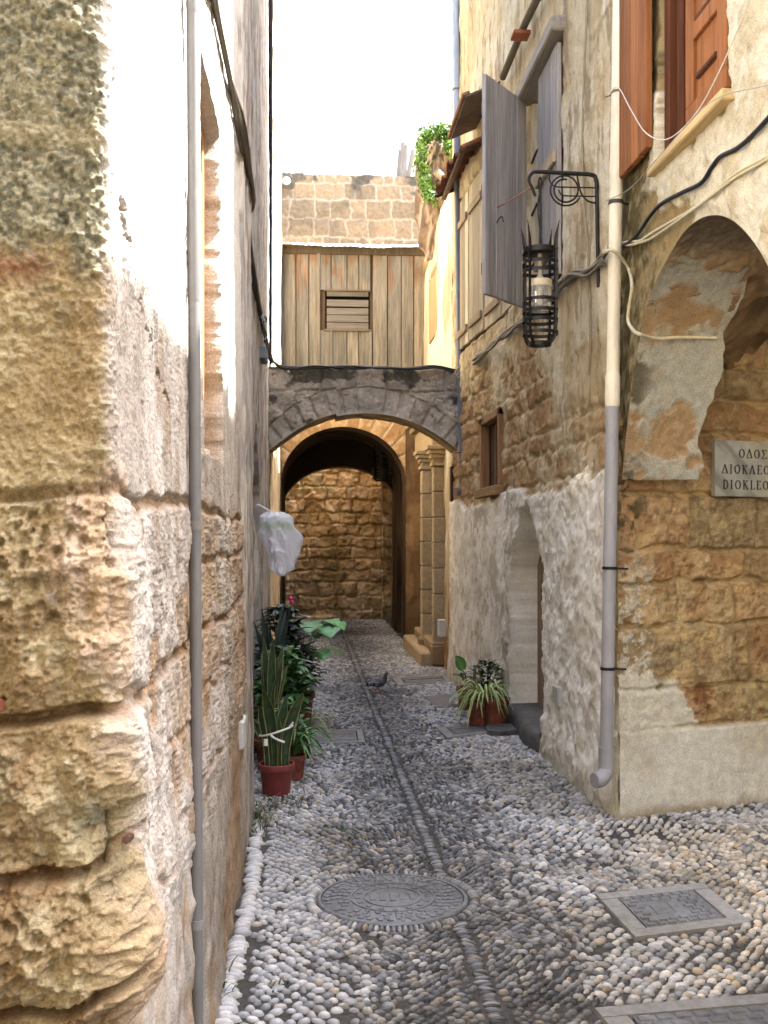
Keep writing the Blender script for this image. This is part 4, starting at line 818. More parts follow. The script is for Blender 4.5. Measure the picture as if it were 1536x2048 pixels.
def fill(y0, y1, px, py, zone_f, la, wa, ha, zone):
    ny = int((y1 - y0) / py); nx = int(3.7 / px)
    I, J = np.meshgrid(np.arange(nx), np.arange(ny), indexing='ij')
    x = -.45 + (I + .5 * (J % 2)) * px + rg.normal(0, px * .07, I.shape); y = y0 + J * py + rg.normal(0, py * .07, I.shape)
    x = x + .035 * fbm(x * 2.2, y * 2.2, 301, 3); y = y + .05 * fbm(x * 2.2, y * 2.2, 302, 3)
    x = x.ravel(); y = y.ravel(); k = zone_f(x, y); x = x[k]; y = y[k]; n = len(x); s = np.clip(rg.normal(1, .16, n), .6, 1.45)
    ang = .55 * np.sin(5.2 * y + 6 * np.abs(x - spine(y))) * (zone == 1) + .55 * fbm(x * 1.6, y * 1.6, 303, 3) + rg.normal(0, .20 if zone == 0 else .12, n)
    pb.append(np.stack([x, y, la * s, wa * s * rg.uniform(.85, 1.12, n), ha * rg.uniform(.7, 1.15, n), ang, np.full(n, zone)], 1))
dist = lambda x, y: np.abs(x - spine(y)) + .13 * fbm(x * 1.8, y * 1.1, 305, 3) + .10 * fbm(x * 40, y * 40, 306, 1)
inside = lambda x, y: ((x > leftlim(y) + .03) & (x < rightlim(y))) | ((x > 1.68) & (x < 3.1) & (y < 6.4) & (y - (5.75 + (x - 1.70) * .35) < .02))
W0 = lambda y: .40 - .10 * ss(7, 12, y)
leftrow = lambda x, y: (y < 5.85) & (x < -.205)
fill(2.0, 9.0, .048, .0315, lambda x, y: inside(x, y) & (dist(x, y) > W0(y)) & ~leftrow(x, y), .0205, .0122, .0165, 0)
fill(9.0, 19.7, .050, .035, lambda x, y: inside(x, y) & (dist(x, y) > W0(y)), .0215, .0130, .016, 0)
fill(2.0, 9.0, .042, .0235, lambda x, y: inside(x, y) & (dist(x, y) <= W0(y)) & (np.abs(x - spine(y)) > .044), .0180, .0074, .014, 1)
fill(9.0, 19.7, .046, .027, lambda x, y: inside(x, y) & (dist(x, y) <= W0(y)) & (np.abs(x - spine(y)) > .044), .0195, .0086, .014, 1)
for off, l_, w_, pit, zn in ((0, .029, .0072, .0190, 2),):
    y = np.arange(2.0, 19.6, pit); y = y + rg.normal(0, .002, len(y)); n = len(y)
    pb.append(np.stack([spine(y) + off + rg.normal(0, .003, n), y, l_ * rg.uniform(.85, 1.1, n), w_ * rg.uniform(.85, 1.15, n), .0105 * rg.uniform(.7, 1.15, n), rg.normal(0, .14, n), np.full(n, zn)], 1))
y = np.arange(2.0, 5.85, .031); n = len(y); y = y + rg.normal(0, .003, n)
pb.append(np.stack([-.255 + .01 * np.sin(y * 3) + rg.normal(0, .005, n), y, .040 * rg.uniform(.7, 1.12, n), .0148 * rg.uniform(.85, 1.1, n), .022 * rg.uniform(.8, 1.1, n), rg.normal(0, .1, n), np.full(n, 3)], 1))
pb = np.concatenate(pb); x, y = pb[:, 0], pb[:, 1]
kill = np.hypot(x - mc.x, y - mc.y) < MR + .045
for q in SKIP: kill |= inpoly(x, y, q, .017)
kill |= (rg.rand(len(x)) < .025)
lane = y - (5.75 + (x - 1.70) * .35); kill |= (x > 1.69) & (lane > .02) & (y < 7)
bare = np.exp(-(((x - 1.72) / .22) ** 2 + ((y - 5.42) / .13) ** 2)); kill |= rg.rand(len(x)) < bare * .55
pb = pb[~kill]; x, y = pb[:, 0], pb[:, 1]; zone = pb[:, 6].astype(int)
# ring of stones round the manhole
na = 96; a = 2 * math.pi * np.arange(na) / na; rr_ = MR + .050
ring = np.stack([mc.x + rr_ * np.cos(a), mc.y + rr_ * np.sin(a), np.full(na, .024), np.full(na, .0105), np.full(na, .018), a + rg.normal(0, .08, na), np.zeros(na)], 1)
d0 = np.hypot(x - mc.x, y - mc.y) < MR + .078; pb = np.concatenate([pb[~d0], ring]); x, y = pb[:, 0], pb[:, 1]; zone = pb[:, 6].astype(int); n = len(pb)
pal = np.array([.91, .92, .93]) * np.array([S(196, 195, 194), S(176, 177, 178), S(150, 152, 155), S(206, 200, 190), S(166, 160, 150), S(126, 128, 132), S(102, 102, 104), S(186, 170, 146)])
wts0 = np.array([.24, .2, .16, .14, .1, .08, .03, .05]); wts1 = np.array([.08, .12, .2, .07, .12, .22, .17, .02])
ci = np.where(zone == 0, rg.choice(8, n, p=wts0), rg.choice(8, n, p=wts1)); ci = np.where(zone == 3, rg.choice([0, 1, 0, 3], n), ci)
pc = pal[ci] * rg.uniform(.8, 1.12, n)[:, None]
patch = fbm(x * 1.3, y * 1.3, 311, 3)
pc = mixc(pc, pc * np.array([.62, .60, .56]), ss(.05, .55, patch) * (zone != 3) * .8); pc = mixc(pc, pc * np.array([.56, .56, .56]), np.clip(1.15 - np.abs(x - spine(y)) / .55 + .3 * fbm(x * 2, y * 2, 309, 3) + rg.normal(0, .25, n), 0, 1) * ((zone == 1) | (zone == 0)))
warm = ss(1.2, 1.9, x) * ss(6.0, 5.2, y); pc = mixc(pc, pc * np.array([1.05, .93, .72]), warm * .8)
lime = ss(.15, -.10, x) * ss(6.2, 5.4, y); pc = mixc(pc, np.broadcast_to(np.array(S(196, 200, 206)), pc.shape), lime * .42)
pc = mixc(pc, pc * np.array([.60, .60, .61]), (zone == 2) * 1.25); far = ss(12, 15, y); pc = pc * (1 - .15 * far[:, None])
m = MB()
for sel, rings, seg in ((y < 6.2, 4, 11), ((y >= 6.2) & (y < 10), 3, 8), (y >= 10, 2, 7)):
    V, Tt, Q = dome(rings, seg); b = pb[sel]; c_ = pc[sel]; k = len(b)
    lump = 1 + .10 * (rg.rand(k, len(V)) - .5)
    lx = V[None, :, 0] * b[:, 2:3] * lump; ly = V[None, :, 1] * b[:, 3:4] * lump; tilt = rg.normal(0, .12, (k, 1)); lz = V[None, :, 2] * b[:, 4:5] * lump + tilt * lx - .002
    ca, sa = np.cos(b[:, 5:6]), np.sin(b[:, 5:6]); base = .004 * fbm(b[:, 0] * 3, b[:, 1] * 3, 3)[:, None]
    W = np.stack([b[:, 0:1] + lx * ca - ly * sa, b[:, 1:2] + lx * sa + ly * ca, lz + base], -1).reshape(-1, 3)
    off = (np.arange(k) * len(V))[:, None, None]; cc = np.repeat(c_, len(V), 0); n0 = m.n
    m.V.append(W); m.C.append(cc); m.F.append((Tt[None] + off).reshape(-1, 3) + n0); m.F.append((Q[None] + off).reshape(-1, 4) + n0); m.n += len(W)
print('pebbles', len(pb))
tag(m.build('pebble_paving', M['pebble'], None, True), 'pavement of black and white sea pebbles set on edge', 'pavement', kind='structure')

# ================================================================== PIPES
def pipe(name, pts, r, cols, label, sleeves=(), clamps=(), clampmat='rust', seg=20):
    T = thing(name, Vector(pts[0]), label, 'drainpipe'); m = MB()
    P = [Vector(p) for p in pts]
    if len(cols) == 1: m.tube(P, r, seg, col=cols[0])
    else:
        for a, b, c in cols: m.tube([P[0].lerp(P[-1], a), P[0].lerp(P[-1], b)], r, seg, col=c)
    at = lambda t: P[0].lerp(P[-1], t)
    for t, h, k, c in sleeves: m.tube([at(t - h), at(t - h * .8), at(t + h * .8), at(t + h)], [r * 1.02, r * k, r * k, r * 1.02], seg, col=c)
    m.build('pipe', M['pvc'], T, 'auto')
    for t, h, c, out in clamps:
        m = MB(col=c); d = (P[-1] - P[0]).normalized(); m.tube([at(t) - d * h, at(t) + d * h], r * 1.14, seg)
        m.tube([at(t), at(t) + Vector(out)], h * .7, 6); m.build('clamp', M['paint'], T, 'auto')
    return T
pa = Vector((-.284, 2.82, 0)); pz = Vector((-.306, 2.82, 4.8)); L = 4.8
gp = S(112, 110, 108)
pipe('drainpipe', (pa, pz), .0158, [gp], 'thin grey drainpipe on the near left stone wall', [(2.3 / L, .03, 1.12, gp), (3.0 / L, .02, 1.1, gp)], [(1.575 / L, .012, S(120, 116, 110), (-.05, .0, 0)), (.54 / L, .012, S(128, 128, 126), (-.05, 0, 0))])
b0 = onY(1212, 1535, 5.60); b1 = onY(1239, 0, 5.60); b1 = b0 + (b1 - b0) * 1.35; Lz = b1.z - b0.z
tz = lambda py: (onY(1220, py, 5.60).z - b0.z) / Lz
cr, gy = S(226, 216, 186), S(150, 150, 152)
T = pipe('drainpipe', (b0, b1), .0345, [(0, tz(800), gy), (tz(800), 1, cr)], 'fat drainpipe at the right corner, cream above and grey below', [(tz(780), .016, 1.13, cr)],
         [(tz(1136), .008, S(24, 24, 24), (.10, .0, -.005)), (tz(1337), .008, S(24, 24, 24), (.10, .0, -.005)), (tz(405), .010, S(70, 66, 60), (.09, .05, .01)), (tz(185), .006, S(120, 108, 90), (-.05, .06, .0))])
m = MB(col=S(142, 142, 144)); m.tube([b0 + Vector((0, 0, .11)), b0 + Vector((0, 0, .0)), b0 + Vector((-.012, -.012, -.035)), b0 + Vector((-.04, -.03, -.055)), b0 + Vector((-.075, -.045, -.058))], [.040, .040, .0415, .0415, .040], 20, 5); m.build('elbow', M['pvc'], T, True)
p0 = onY(926, 960, 11.17); p1 = onY(910, 0, 11.17); p1 = p0 + (p1 - p0) * 1.3; LB = p1.z - p0.z; tb = lambda py: (onY(920, py, 11.17).z - p0.z) / LB
bl_ = S(104, 112, 128); T = pipe('drainpipe', (p0, p1), .043, [(0, tb(255), bl_), (tb(255), 1, S(176, 186, 196))], 'blue grey drainpipe ending beside the right springing of the dark arch', [(tb(240), .010, 1.1, S(160, 168, 174))], [(tb(180), .008, S(120, 120, 120), (.06, .06, 0)), (tb(905), .006, S(50, 44, 40), (-.07, .05, 0))])
m = MB(col=S(124, 104, 96)); m.tube([p0 + Vector((0, 0, .06)), p0 + Vector((0, 0, -.06)), p0 + Vector((-.03, -.02, -.12)), p0 + Vector((-.09, -.04, -.13))], [.047, .05, .05, .048], 16, 5); m.build('elbow', M['pvc'], T, True)

# ================================================================== CABLES
def cable(pts, r, col, label, name='cable', strands=1, spread=.012, seed=1, smooth=8, group=None, cat='cable'):
    g_ = random.Random(seed); m = MB(col=col)
    for s in range(strands):
        P = [Vector(p) + (Vector((g_.gauss(0, spread * .4), g_.gauss(0, spread * .4), g_.gauss(0, spread))) if strands > 1 else Vector()) for p in pts]
        m.tube(P, r * g_.uniform(.8, 1.15), 7, smooth, col=J(col, g_.uniform(.75, 1.2)))
    return tag(m.build(name, M['cable'], None, True), label, cat, group)
BE = S(186, 176, 140); DK = S(44, 42, 42); GR = S(120, 112, 94)
fxp = lambda px, py, o=.03: onX(px, py, 1.70 - o)
pts = [onY(1208, 520, 5.95)] + [fxp(a, b, .04) for a, b in ((1180, 535), (1150, 548), (1125, 565), (1100, 592), (1070, 622), (1040, 648), (1010, 668))] + [onX(a, b, 1.60) for a, b in ((985, 690), (960, 708))] + [onY(a, b, 11.2) for a, b in ((935, 733), (926, 745))]
cable(pts, .011, GR, 'sagging bundle of old cables along the right wall below the shutters', strands=5, spread=.022, seed=3)
pts = [onY(a, b, 11.24) for a, b in ((932, 742), (905, 740), (870, 733), (820, 737), (760, 736), (700, 733), (630, 731), (570, 733), (548, 722), (540, 706))]
cable(pts, .012, S(58, 56, 52), 'dark cables laid across the top of the stone arch', strands=3, spread=.014, seed=4)
cable([onY(a, b, 11.1) for a, b in ((938, 735), (930, 752), (922, 757), (910, 750), (915, 738), (928, 726), (945, 712))], .012, S(150, 142, 118), 'loop of pale cable round the blue grey drainpipe', seed=5)
nx_ = lambda l, o=.03: [onX(a, b, 1.70 - o) for a, b in l]
cable([onY(1208, 515, 5.54)] + nx_(((1222, 494), (1250, 490), (1275, 468), (1300, 432), (1322, 408), (1362, 386), (1402, 366), (1424, 334), (1440, 314), (1472, 298), (1500, 275), (1540, 232), (1600, 160)), .022), .009, S(30, 30, 34), 'black cable rising across the white plaster under the orange shutters', seed=6)
cable([onY(1208, 500, 5.53)] + nx_(((1220, 492), (1255, 487), (1280, 482), (1310, 466), (1400, 400), (1470, 352), (1540, 306), (1620, 250)), .022), .0085, BE, 'pair of beige cables running over the plaster arch', strands=2, spread=.010, seed=7)
cable([onY(1208, 505, 5.55), onY(1222, 500, 5.52), onY(1240, 512, 5.54), onY(1258, 540, 5.6), onX(1264, 572, 1.675), onX(1259, 610, 1.675), onX(1256, 640, 1.675), onX(1266, 660, 1.66), onX(1278, 668, 1.65), onY(1296, 674, 5.32), onY(1320, 677, 5.36), onY(1350, 675, 5.37), onY(1395, 675, 5.38), onY(1432, 676, 5.40)], .011, BE, 'thick beige cable looping down from the lamp and into the arch', seed=8)
cable(nx_(((1176, -60), (1172, 60), (1168, 150), (1165, 300), (1168, 400), (1174, 480), (1178, 560), (1181, 650), (1178, 750)), .02), .008, S(160, 146, 112), 'thin upright cable on the right wall between lamp and pipe', seed=9)
cable([onY(1216, 190, 5.5)] + [onX(a, b, 1.60) for a, b in ((1236, 175), (1262, 220), (1290, 264), (1325, 280), (1360, 262), (1400, 215), (1440, 140), (1475, 60), (1500, 0))], .0028, S(206, 200, 186), 'thin pale wire hanging slack across the orange shutters', name='wire', seed=10, cat='wire')
cable([onY(1212, 402, 5.5), onX(1262, 375, 1.60), onX(1330, 300, 1.58), onX(1420, 205, 1.58), onX(1536, 170, 1.58), onX(1700, 130, 1.58)], .0022, S(150, 146, 136), 'taut thin wire from the pipe bracket past the orange shutters', name='wire', seed=11, cat='wire')
pts = [Vector((-.318, 3.3, 3.30)), Vector((-.325, 3.6, 3.345)), Vector((-.322, 4.3, 3.40)), Vector((-.318, 5.15, 3.41)), Vector((-.315, 6.0, 3.40)), Vector((-.375, 6.4, 3.38)), Vector((-.395, 8, 3.39)), Vector((-.395, 9.6, 3.36)), Vector((-.39, 11.2, 3.35))]
cable([p + Vector((.012, 0, 0)) for p in pts], .010, S(96, 86, 70), 'bundle of cables running along the left wall high above the window', strands=4, spread=.02, seed=12)
cable([(-.362, 11.0, 7.4), (-.366, 11.0, 5.5), (-.37, 11.0, 3.5), (-.372, 11.0, 3.3)], .010, S(40, 42, 60), 'dark upright cable at the far edge of the grey plaster house', seed=13)
cable([onX(a, b, -.365) for a, b in ((526, 628), (522, 640), (527, 650), (533, 640), (528, 632), (524, 648), (530, 662), (533, 672), (529, 682), (534, 690), (538, 704))], .010, S(36, 36, 40), 'curled end of black cable above the small wall box', seed=14)
cable([onX(995, 415, 1.36), onX(1030, 395, 1.36), onX(1064, 374, 1.32)], .004, S(160, 50, 50), 'red string from the open shutter to the lamp bracket', name='string', seed=15, smooth=3, cat='string')

# ================================================================== WALL LAMP
def cage(m, c, z0, z1, r, col):
    H = z1 - z0; bandz = [.985, .86, .77, .47, .36, .26, .13]
    for k, b in enumerate(bandz):
        zz = z0 + H * b; hh = .030 if k == 0 else .020
        m.lathe([(r, zz - hh / 2), (r + .004, zz - hh / 2), (r + .004, zz + hh / 2), (r, zz + hh / 2), (r, zz - hh / 2)], (c.x, c.y, 0), 24)
        for q in range(4): a = R(45 + 90 * q); m.lathe([(0, -.010), (.010, -.008), (.012, 0), (.008, .010), (0, .012)], (0, 0, 0), 8, M=Matrix.Translation((c.x + (r + .008) * math.cos(a), c.y + (r + .008) * math.sin(a), zz)) @ Matrix.Rotation(a, 4, 'Z') @ Matrix.Rotation(R(90), 4, 'Y'))
    m.lathe([(r * .62, z0), (r * .66, z0), (r * .66, z0 + .022), (r * .62, z0 + .022), (r * .62, z0)], (c.x, c.y, 0), 24)
    for q in range(4):
        a = R(45 + 90 * q); u = Vector((math.cos(a), math.sin(a), 0)); p = [c + u * (r * .64) + Vector((0, 0, z0 - c.z + .01)), c + u * (r + .0) + Vector((0, 0, z0 - c.z + H * .12)), c + u * (r + .006) + Vector((0, 0, z0 - c.z + H * .5)), c + u * (r + .006) + Vector((0, 0, z1 - c.z)), c + u * (r + .010) + Vector((0, 0, z1 - c.z + .06)), c + u * (r + .03) + Vector((0, 0, z1 - c.z + .15))]
        m.tube(p, [.014, .014, .014, .014, .013, .002], 6, 4, flat=.4, up=u)
YL = 6.1
arm0 = onY(1205, 350, YL); arm1 = onY(1066, 352, YL); hang = onY(1080, 372, YL)
LT = thing('wall_lamp', (1.70, YL, 3.4), 'black iron cage lamp hanging from a scrolled bracket on the right wall', 'lamp')
m = MB(); zt = arm0.z
m.tube([(1.675, YL, 2.98), (1.67, YL, 3.2), (1.665, YL, 3.5), (1.66, YL, zt - .03), (1.63, YL, zt), (1.5, YL, zt + .005), (1.32, YL, zt + .01), (1.285, YL, zt), (1.268, YL, zt - .035), (1.285, YL, zt - .08), (1.305, YL, zt - .13)], [.011, .011, .012, .013, .013, .013, .012, .010, .009, .009, .009], 8, 5)
def scroll(cx, cz, r0, r1, turns, a0, rad=.0055): m.tube([(cx + (r0 + (r1 - r0) * t) * math.cos(a0 + 2 * math.pi * turns * t), YL, cz + (r0 + (r1 - r0) * t) * math.sin(a0 + 2 * math.pi * turns * t)) for t in np.linspace(0, 1, 40)], rad, 6)
scroll(1.48, zt - .09, .06, .095, 1.7, R(80)); 
m.tube([(1.55, YL, zt - .01), (1.56, YL, zt - .06), (1.575, YL, zt - .11), (1.61, YL, zt - .15), (1.662, YL, zt - .165)], .0055, 6, 5)
m.tube([(1.66, YL, zt - .075), (1.5, YL, zt - .075), (1.42, YL, zt - .072), (1.39, YL, zt - .04), (1.388, YL, zt)], .0045, 6, 4)
m.tube([(1.66, YL, zt - .125), (1.5, YL, zt - .125), (1.46, YL, zt - .12), (1.44, YL, zt - .09)], .0045, 6, 4)
m.build('bracket', M['iron'], LT, True)
c = Vector((hang.x, YL, 3.0)); z1 = onY(1080, 500, YL).z; z0 = onY(1080, 692, YL).z
m = MB(); m.tube([(c.x, YL, zt - .02), (c.x + .012, YL, zt - .05), (c.x, YL, zt - .08), (c.x - .01, YL, zt - .05), (c.x, YL, zt - .02)], .005, 6, 4); m.tube([(c.x, YL, zt - .06), (c.x + .004, YL, z1 + .15), (c.x, YL, z1 + .02)], .007, 8, 6); m.tube([(c.x + .012, YL, zt - .06), (c.x - .012, YL, z1 + .25), (c.x + .012, YL, z1 + .02)], .004, 6, 6)
m.lathe([(0, .045), (.012, .04), (.018, .01), (.05, 0), (.09, -.012), (.085, -.022), (0, -.022)], (c.x, YL, z1 + .0), 20); m.build('hanger', M['iron'], LT, True)
m = MB(); cage(m, c, z0, z1, .099, None); m.build('cage', M['iron'], LT, 'auto')
glass = mat('lamp glass', S(222, 222, 216), .12, var=.05, bump=0, trans=.75, spec=.5)
m = MB(); j1 = onY(1080, 573, YL).z; j0 = onY(1080, 626, YL).z; m.lathe([(0, j0), (.035, j0 + .002), (.060, j0 + .02), (.066, j0 + .05), (.066, j1)], (c.x, YL, 0), 24); j = m.build('glass_jar', glass, LT, True)
m = MB(col=S(216, 204, 170)); m.lathe([(.068, j1 - .004), (.070, j1), (.070, j1 + .032), (.062, j1 + .038), (.02, j1 + .036), (.018, j1 + .06), (0, j1 + .062)], (c.x, YL, 0), 24); m.tube([(c.x, YL, j1 + .06), (c.x, YL, z1 - .02)], .012, 8, col=S(200, 190, 160)); m.build('lamp_holder', M['paint'], LT, 'auto')
m = MB(col=S(236, 236, 230)); m.lathe([(0, j0 + .035), (.018, j0 + .045), (.024, j0 + .065), (.020, j0 + .09), (.013, j0 + .12), (.013, j1)], (c.x, YL, 0), 16); m.build('bulb', M['paint'], LT, True)
hp = onY(763, 935, 17.0); HT = thing('hanging_lantern', hp, 'dark iron lantern hanging inside the shaded vault', 'lantern')
m = MB(); cage(m, hp, hp.z - .22, hp.z + .2, .15, None); m.build('cage', M['iron'], HT, 'auto')
m = MB(); m.tube([(hp.x, hp.y, hp.z + .2), (hp.x, hp.y, 3.1)], .012, 6); m.lathe([(0, .26), (.03, .25), (.16, .2), (0, .2)], (hp.x, hp.y, hp.z), 16); m.build('hanger', M['iron'], HT)

# ================================================================== STREET SIGN
GL = {'O': [[('e', 0, 0, 1, 1)]], }
def stroke(m, pts, wd, Mx, z1=.0035):
    for (x0, y0), (x1, y1) in zip(pts[:-1], pts[1:]):
        d = Vector((x1 - x0, y1 - y0, 0)); n = d.normalized(); p = Vector((-n.y, n.x, 0)) * wd / 2; e = n * wd * .15
        a, b = Vector((x0, y0, 0)) - e, Vector((x1, y1, 0)) + e
        m.prism([tuple((a + p).xy), tuple((a - p).xy), tuple((b - p).xy), tuple((b + p).xy)], 0, z1, M=Mx)
def glyph(m, ch, x, y, h, Mx):
    w = .72 * h; t = .115 * h; th = .06 * h; f = lambda *P: [(x + px * w, y + py * h) for px, py in P]
    def ser(px, py, L=.18): stroke(m, f((px - L, py), (px + L, py)), .05 * h, Mx)
    if ch == 'O':
        n = 28; pr = [(.5 + .5 * math.cos(2 * math.pi * k / n), .5 + .5 * math.sin(2 * math.pi * k / n)) for k in range(n)]; 
        o = [(x + a * w * 1.08, y + b * h) for a, b in pr]; i = [(x + (.5 + (a - .5) * .70) * w * 1.08, y + (.5 + (b - .5) * .86) * h) for a, b in pr]
        for k in range(n): q = (k + 1) % n; m.prism([o[k], o[q], i[q], i[k]], 0, .0035, M=Mx)
        return 1.22 * w
    if ch == 'Δ': stroke(m, f((.0, .02), (.5, 1)), th, Mx); stroke(m, f((.5, 1), (1.0, .02)), t, Mx); stroke(m, f((0, .03), (1.0, .03)), th, Mx); return 1.18 * w
    if ch == 'Λ': stroke(m, f((.05, .0), (.5, 1)), th, Mx); stroke(m, f((.5, 1), (.95, .0)), t, Mx); ser(.05, .02); ser(.95, .02); return 1.25 * w
    if ch == 'I': stroke(m, f((.22, 0), (.22, 1)), t, Mx); ser(.22, .02); ser(.22, .98); return .62 * w
    if ch == 'K': stroke(m, f((.2, 0), (.2, 1)), t, Mx); stroke(m, f((.25, .45), (.85, 1)), th, Mx); stroke(m, f((.4, .6), (.92, 0)), t, Mx); ser(.2, .02); ser(.2, .98); ser(.85, .98, .14); ser(.92, .02, .14); return 1.18 * w
    if ch == 'E': stroke(m, f((.18, 0), (.18, 1)), t, Mx); stroke(m, f((.05, .98), (.75, .98)), th, Mx); stroke(m, f((.18, .52), (.6, .52)), th, Mx); stroke(m, f((.05, .02), (.8, .02)), th, Mx); stroke(m, f((.75, 1), (.75, .82)), th * .8, Mx); stroke(m, f((.8, 0), (.8, .2)), th * .8, Mx); return .98 * w
    if ch == 'L': stroke(m, f((.2, 0), (.2, 1)), t, Mx); stroke(m, f((.05, .02), (.8, .02)), th, Mx); ser(.2, .98); stroke(m, f((.8, 0), (.8, .22)), th * .8, Mx); return .95 * w
    if ch == 'D':
        stroke(m, f((.18, 0), (.18, 1)), t, Mx); P = [(.1, .98), (.5, .98), (.78, .84), (.92, .5), (.78, .16), (.5, .02), (.1, .02)]; stroke(m, f(*P), .10 * h, Mx); return 1.15 * w
    if ch == 'Σ': stroke(m, f((.85, .8), (.85, .98), (.1, .98)), th, Mx); stroke(m, f((.1, .98), (.5, .5)), t, Mx); stroke(m, f((.5, .5), (.08, .02)), th, Mx); stroke(m, f((.08, .02), (.88, .02), (.88, .2)), th, Mx); return 1.05 * w
    if ch == 'Y': stroke(m, f((.5, 0), (.5, .48)), t, Mx); stroke(m, f((.5, .45), (.05, 1)), t * .9, Mx); stroke(m, f((.5, .45), (.95, 1)), th, Mx); ser(.5, .02); ser(.06, .98, .14); ser(.94, .98, .14); return 1.1 * w
    if ch == 'U': P = [(.15, 1), (.15, .35), (.25, .1), (.5, .0), (.75, .1), (.85, .35), (.85, 1)]; stroke(m, f(*P), .11 * h, Mx); ser(.15, .98, .14); ser(.85, .98, .14); return 1.15 * w
    if ch == 'S': P = [(.82, .8), (.68, .97), (.4, 1), (.18, .85), (.22, .63), (.5, .5), (.8, .36), (.84, .15), (.6, .0), (.32, .02), (.14, .2)]; stroke(m, f(*P), .11 * h, Mx); return 1.0 * w
    return .6 * w
ul = .60; P0 = Vector((1.70 + ul * .944 + .33 * .036, 5.75 + ul * .33 - .944 * .036, 0))
l0 = onY(1430, 992, 5.75 + .33 * ul); zb, ztp = onY(1470, 992, 5.93).z, onY(1470, 880, 5.93).z
# local frame: along the wall, up, out
ax = Vector((.944, .33, 0)); out = Vector((.33, -.944, 0)); up = Vector((0, 0, 1))
# start where the sign's left edge is seen
tt = None
d = ray(1430, 936); o_ = Vector((1.70, 5.75, 0)) + out * .036; k = (o_.x * out.x + o_.y * out.y) / (d.x * out.x + d.y * out.y); st = Vector((d.x * k, d.y * k, 0))
SG = thing('street_sign', st + up * zb, 'grey marble street name plate with dark Greek and Latin capitals on the stone wall', 'sign')
Ms = Matrix((ax, up, out)).transposed().to_4x4(); Ms.translation = st + up * zb
sw_, sh_ = .54, ztp - zb
m = MB(); U, V = np.meshgrid(np.linspace(0, sw_, 90), np.linspace(0, sh_, 50), indexing='ij'); vein = fbm((U * .9 + V) * 9, (U - V) * 2.2, 401, 4); cc = mixc(S(160, 160, 148), S(130, 130, 120), ss(-.2, .5, vein)); cc = mixc(cc, S(176, 170, 140), ss(.1, .5, fbm((U + V * .8) * 6, (U - V) * 3, 402, 3)) * .6)
loc = lambda u, v, w_: np.array(st) + np.array(ax) * u[..., None] + np.array([0, 0, 1]) * (zb + v)[..., None] + np.array(out) * w_
m.grid(loc(U, V, .0), cc); m.box((0, 0, -.03), (sw_, sh_, -.0005), M=Ms, col=S(170, 170, 160)); m.build('plate', M['marble'], SG)
m = MB(); MT = Ms @ Matrix.Translation((0, 0, .0005)); hL = .051
def row(txt, cy):
    dm = MB(); W_ = sum(glyph(dm, ch, 0, 0, hL, MT) + .011 for ch in txt) - .011; x_ = sw_ / 2 - W_ / 2 + .004
    for ch in txt: x_ += glyph(m, ch, x_, cy, hL, MT) + .011
zr = lambda py: onY(1480, py, 5.95).z - zb
row('OΔOΣ', zr(915)); row('ΔIOKΛEOYΣ', zr(947)); row('DIOKLEOUS', zr(978))
m.build('lettering', M['letters'], SG)

# ================================================================== SMALL WALL BOXES
def wbox(px, py, X, sy, sz, dx, col, label, name='wall_box'):
    p = onX(px, py, X); m = MB(col=col); s = -1 if X > 0 else 1; x0, x1 = sorted((X - s * .05, X + s * dx)); T_ = thing(name, p, label, 'wall box')
    m.box((x0, p.y - sy / 2, p.z - sz / 2), (x1, p.y + sy / 2, p.z + sz / 2), b=.006); m.build('case', M['paint'], T_)
    m = MB(col=tuple(q * .9 for q in col)); e = x1 if s > 0 else x0; a_, b_ = sorted((e, e + s * .004)); m.box((a_, p.y - sy * .42, p.z - sz * .45), (b_, p.y + sy * .42, p.z + sz * .45), b=.0015); m.build('lid', M['paint'], T_)
wbox(484, 1464, -.295, .20, .125, .012, S(196, 200, 200), 'small pale box low on the near left wall')
wbox(1117, 1391, 1.66, .16, .13, .02, S(176, 180, 178), 'pale box on the rough white wall beside the low door')
wbox(882, 1256, 1.50, .14, .19, .03, S(206, 202, 190), 'small pale box on the brown wall edge past the white wall')
wbox(527, 711, -.38, .35, .10, .03, S(124, 130, 138), 'small grey box high on the left wall at the arch')
# ================================================================== PLANTS
def blade(m, p0, p1, p2, w, ce, cm, n=12, prof=None, cup=.25, nrm=None, band=0, seed=0, cs=None):
    p0, p1, p2 = Vector(p0), Vector(p1), Vector(p2); P = []; Cc = []
    prof = prof or (lambda t: (math.sin(math.pi * min(1, t * .9 + .12)) ** .7) if t < 1 else 0)
    for i in range(n + 1):
        t = i / n; q = p0 * (1 - t) ** 2 + p1 * 2 * t * (1 - t) + p2 * t * t; d = ((p1 - p0) * (1 - t) + (p2 - p1) * t).normalized()
        N_ = Vector(nrm) if nrm is not None else Vector((0, 0, 1)); s = d.cross(N_); s = s.normalized() if s.length > 1e-4 else Vector((1, 0, 0)); u = s.cross(d)
        ww = w * prof(t) + 1e-4; k = 1 + (.28 * math.sin(t * 40 + seed) * band)
        for j, f in enumerate((-1, -.9, -.80, 0, .80, .9, 1)):
            P.append(tuple(q + s * ww * f + u * (ww * cup * (abs(f) ** 1.5))))
            c = ce if abs(f) > .85 else (cs if (cs and abs(f) < .1) else cm); Cc.append(tuple(v * (k if abs(f) < .7 else 1) for v in c))
    m.grid(np.array(P).reshape(n + 1, 7, 3), np.array(Cc).reshape(n + 1, 7, 3))
